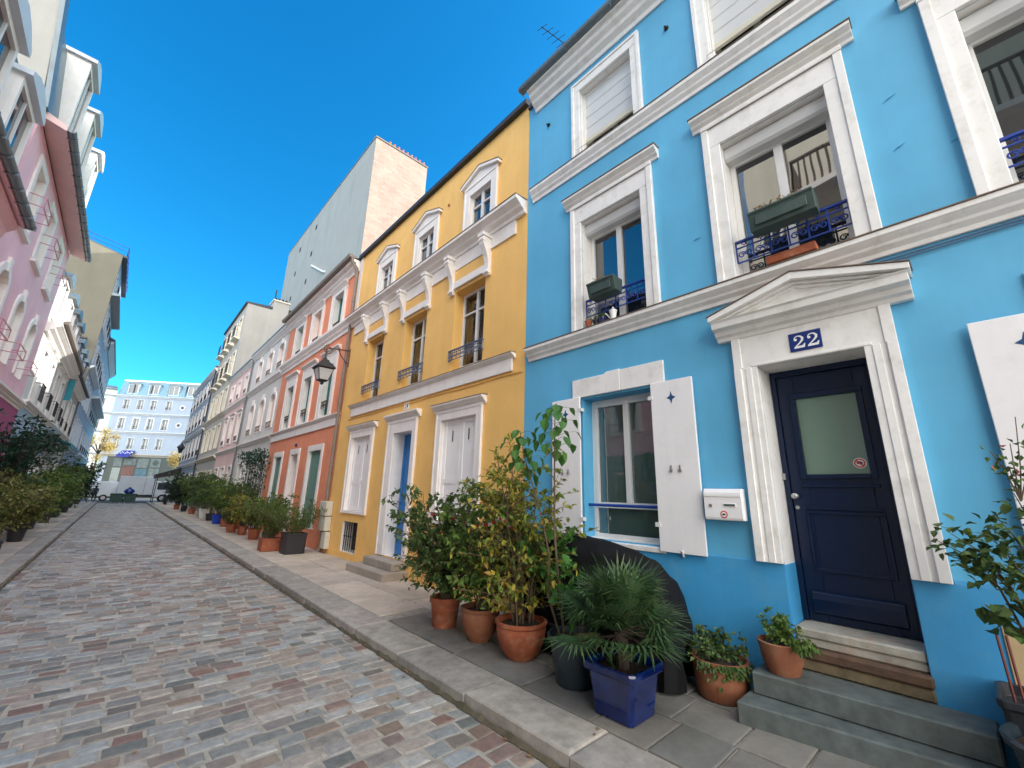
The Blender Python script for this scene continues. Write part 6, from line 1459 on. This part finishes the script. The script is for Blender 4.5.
# walking person
def person(label, x, y, h, facing, cloth, legs):
    root = thing('person', label, 'person', (x, y, 0)); bm = bmesh.new(); sk = bm.verts.layers.skin.verify(); k = h / 1.72
    J = {}
    def v(n, p, rr, ra=None):
        q = bm.verts.new((p[0] * k, p[1] * k, p[2] * k)); q[sk].radius = (rr * k, (ra or rr) * k); J[n] = q; return q
    pel = v('pel', (0, 0, .95), .13, .10); pel[sk].use_root = True
    for a, p, rr in (('bel', (0, .0, 1.12), .12), ('che', (0, .01, 1.32), .145), ('nec', (0, .0, 1.48), .055), ('hea', (0, -.02, 1.60), .095), ('top', (0, -.02, 1.68), .07)): v(a, p, rr)
    for s, n in ((-1, 'l'), (1, 'r')):
        v(n + 'hip', (s * .09, 0, .88), .09); v(n + 'kne', (s * .10, -s * .13, .49), .062); v(n + 'ank', (s * .10, s * -.02 + (.16 if s > 0 else -.18), .09), .042); v(n + 'toe', (s * .11, (.05 if s > 0 else -.36), .04), .035)
        v(n + 'sho', (s * .18, 0, 1.40), .06); v(n + 'elb', (s * .24, s * .08, 1.14), .042); v(n + 'wri', (s * .23, s * .12 - .1, .92), .032); v(n + 'han', (s * .22, s * .12 - .13, .84), .034)
    for a, b in [('pel', 'bel'), ('bel', 'che'), ('che', 'nec'), ('nec', 'hea'), ('hea', 'top')] + sum([[('pel', n + 'hip'), (n + 'hip', n + 'kne'), (n + 'kne', n + 'ank'), (n + 'ank', n + 'toe'), ('che', n + 'sho'), (n + 'sho', n + 'elb'), (n + 'elb', n + 'wri'), (n + 'wri', n + 'han')] for n in 'lr'], []): bm.edges.new((J[a], J[b]))
    me = bpy.data.meshes.new('body'); bm.to_mesh(me); bm.free(); o = bpy.data.objects.new('body', me); COL.objects.link(o); o.parent = root
    o.modifiers.new('skin', 'SKIN'); sd = o.modifiers.new('sub', 'SUBSURF'); sd.levels = 2; sd.render_levels = 2
    me.materials.append(cloth); root.rotation_euler.z = facing
    MB().lathe((x, y, 1.60 * k), [(.105 * k, -.02), (.11 * k, .03), (.09 * k, .085), (.03 * k, .115)], 12).build('hair', M['hair'], root, smooth=True)
    MB().lathe((x, y - .085 * k, 1.60 * k), [(.02, -.075), (.062, -.05), (.07, 0), (.06, .03)], 10, sy=.45).build('face', M['skin'], root, smooth=True)
    return root
person('person in dark clothes walking away at the left end of the street', -1.45, 58.3, 1.62, R(200), M['cloth_dark'], None)

# ================================================================== SKY, SUN, CAMERA
SUN_AZ, SUN_EL = 113.0, 24.0                   # azimuth from the street direction (+Y) towards +X
w_ = bpy.data.worlds.new('World'); scene.world = w_; w_.use_nodes = True
nt = w_.node_tree; bg = nt.nodes['Background']
sky = nt.nodes.new('ShaderNodeTexSky'); sky.sky_type = 'NISHITA'; sky.sun_disc = False
sky.sun_elevation = R(SUN_EL); sky.sun_rotation = R(SUN_AZ); sky.altitude = 60; sky.air_density = 1.0; sky.dust_density = 1.0; sky.ozone_density = 3.0
hs = nt.nodes.new('ShaderNodeHueSaturation'); hs.inputs['Saturation'].default_value = 1.35
nt.links.new(sky.outputs[0], hs.inputs['Color'])
tn = nt.nodes.new('ShaderNodeMix'); tn.data_type = 'RGBA'; tn.blend_type = 'MULTIPLY'; tn.inputs[0].default_value = 1; tn.inputs[7].default_value = (.32, 1.09, 1.06, 1); nt.links.new(hs.outputs[0], tn.inputs[6])
tc = nt.nodes.new('ShaderNodeTexCoord')                 # bright fill added to the unseen sky behind the viewer to light the facades
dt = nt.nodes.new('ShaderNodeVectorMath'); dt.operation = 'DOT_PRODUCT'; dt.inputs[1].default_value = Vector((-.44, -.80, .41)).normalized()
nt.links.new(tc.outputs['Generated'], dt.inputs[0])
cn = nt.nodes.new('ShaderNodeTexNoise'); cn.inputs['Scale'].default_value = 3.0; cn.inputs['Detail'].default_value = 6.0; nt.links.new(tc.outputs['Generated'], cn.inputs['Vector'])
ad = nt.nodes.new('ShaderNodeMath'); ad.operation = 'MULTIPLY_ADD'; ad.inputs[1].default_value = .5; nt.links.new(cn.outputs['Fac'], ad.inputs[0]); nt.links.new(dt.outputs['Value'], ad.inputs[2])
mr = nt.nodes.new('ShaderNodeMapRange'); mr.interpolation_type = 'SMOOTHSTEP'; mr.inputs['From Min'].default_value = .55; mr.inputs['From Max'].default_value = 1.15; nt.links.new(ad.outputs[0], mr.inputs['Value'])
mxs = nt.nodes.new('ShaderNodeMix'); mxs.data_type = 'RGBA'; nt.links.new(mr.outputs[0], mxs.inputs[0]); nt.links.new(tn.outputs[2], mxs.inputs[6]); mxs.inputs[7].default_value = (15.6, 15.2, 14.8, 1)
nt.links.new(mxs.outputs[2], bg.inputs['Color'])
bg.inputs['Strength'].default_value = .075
sd = bpy.data.lights.new('sun', 'SUN'); sd.energy = 2.0; sd.angle = R(.5); sd.color = (1, .95, .90)
so = bpy.data.objects.new('sun', sd); COL.objects.link(so)
dirv = Vector((math.sin(R(SUN_AZ)) * math.cos(R(SUN_EL)), math.cos(R(SUN_AZ)) * math.cos(R(SUN_EL)), math.sin(R(SUN_EL))))
so.rotation_euler = dirv.to_track_quat('Z', 'Y').to_euler(); so.location = (20, -20, 30)

cam = bpy.data.cameras.new('camera'); cam.sensor_width = 36; cam.sensor_fit = 'HORIZONTAL'; cam.lens = 415.2 / 1024 * 36; cam.clip_start = .05; cam.clip_end = 2000
co = bpy.data.objects.new('camera', cam); COL.objects.link(co)
rt, up, bk = Vector((.73423627, -.67841849, .0254057)), Vector((-.19326646, -.17300101, .96577364)), -Vector((.65080348, .71401611, .25813916))
co.matrix_world = Matrix(((rt.x, up.x, bk.x, 0), (rt.y, up.y, bk.y, 0), (rt.z, up.z, bk.z, 1.76), (0, 0, 0, 1)))
scene.camera = co
vs = scene.view_settings; vs.view_transform = 'Standard'; vs.look = 'None'; vs.exposure = 2.12; vs.gamma = 1; vs.use_curve_mapping = False
scene.render.film_transparent = False
scene.cycles.max_bounces = 7; scene.cycles.diffuse_bounces = 6; scene.cycles.glossy_bounces = 3; scene.cycles.transmission_bounces = 3; scene.cycles.caustics_reflective = False; scene.cycles.caustics_refractive = False
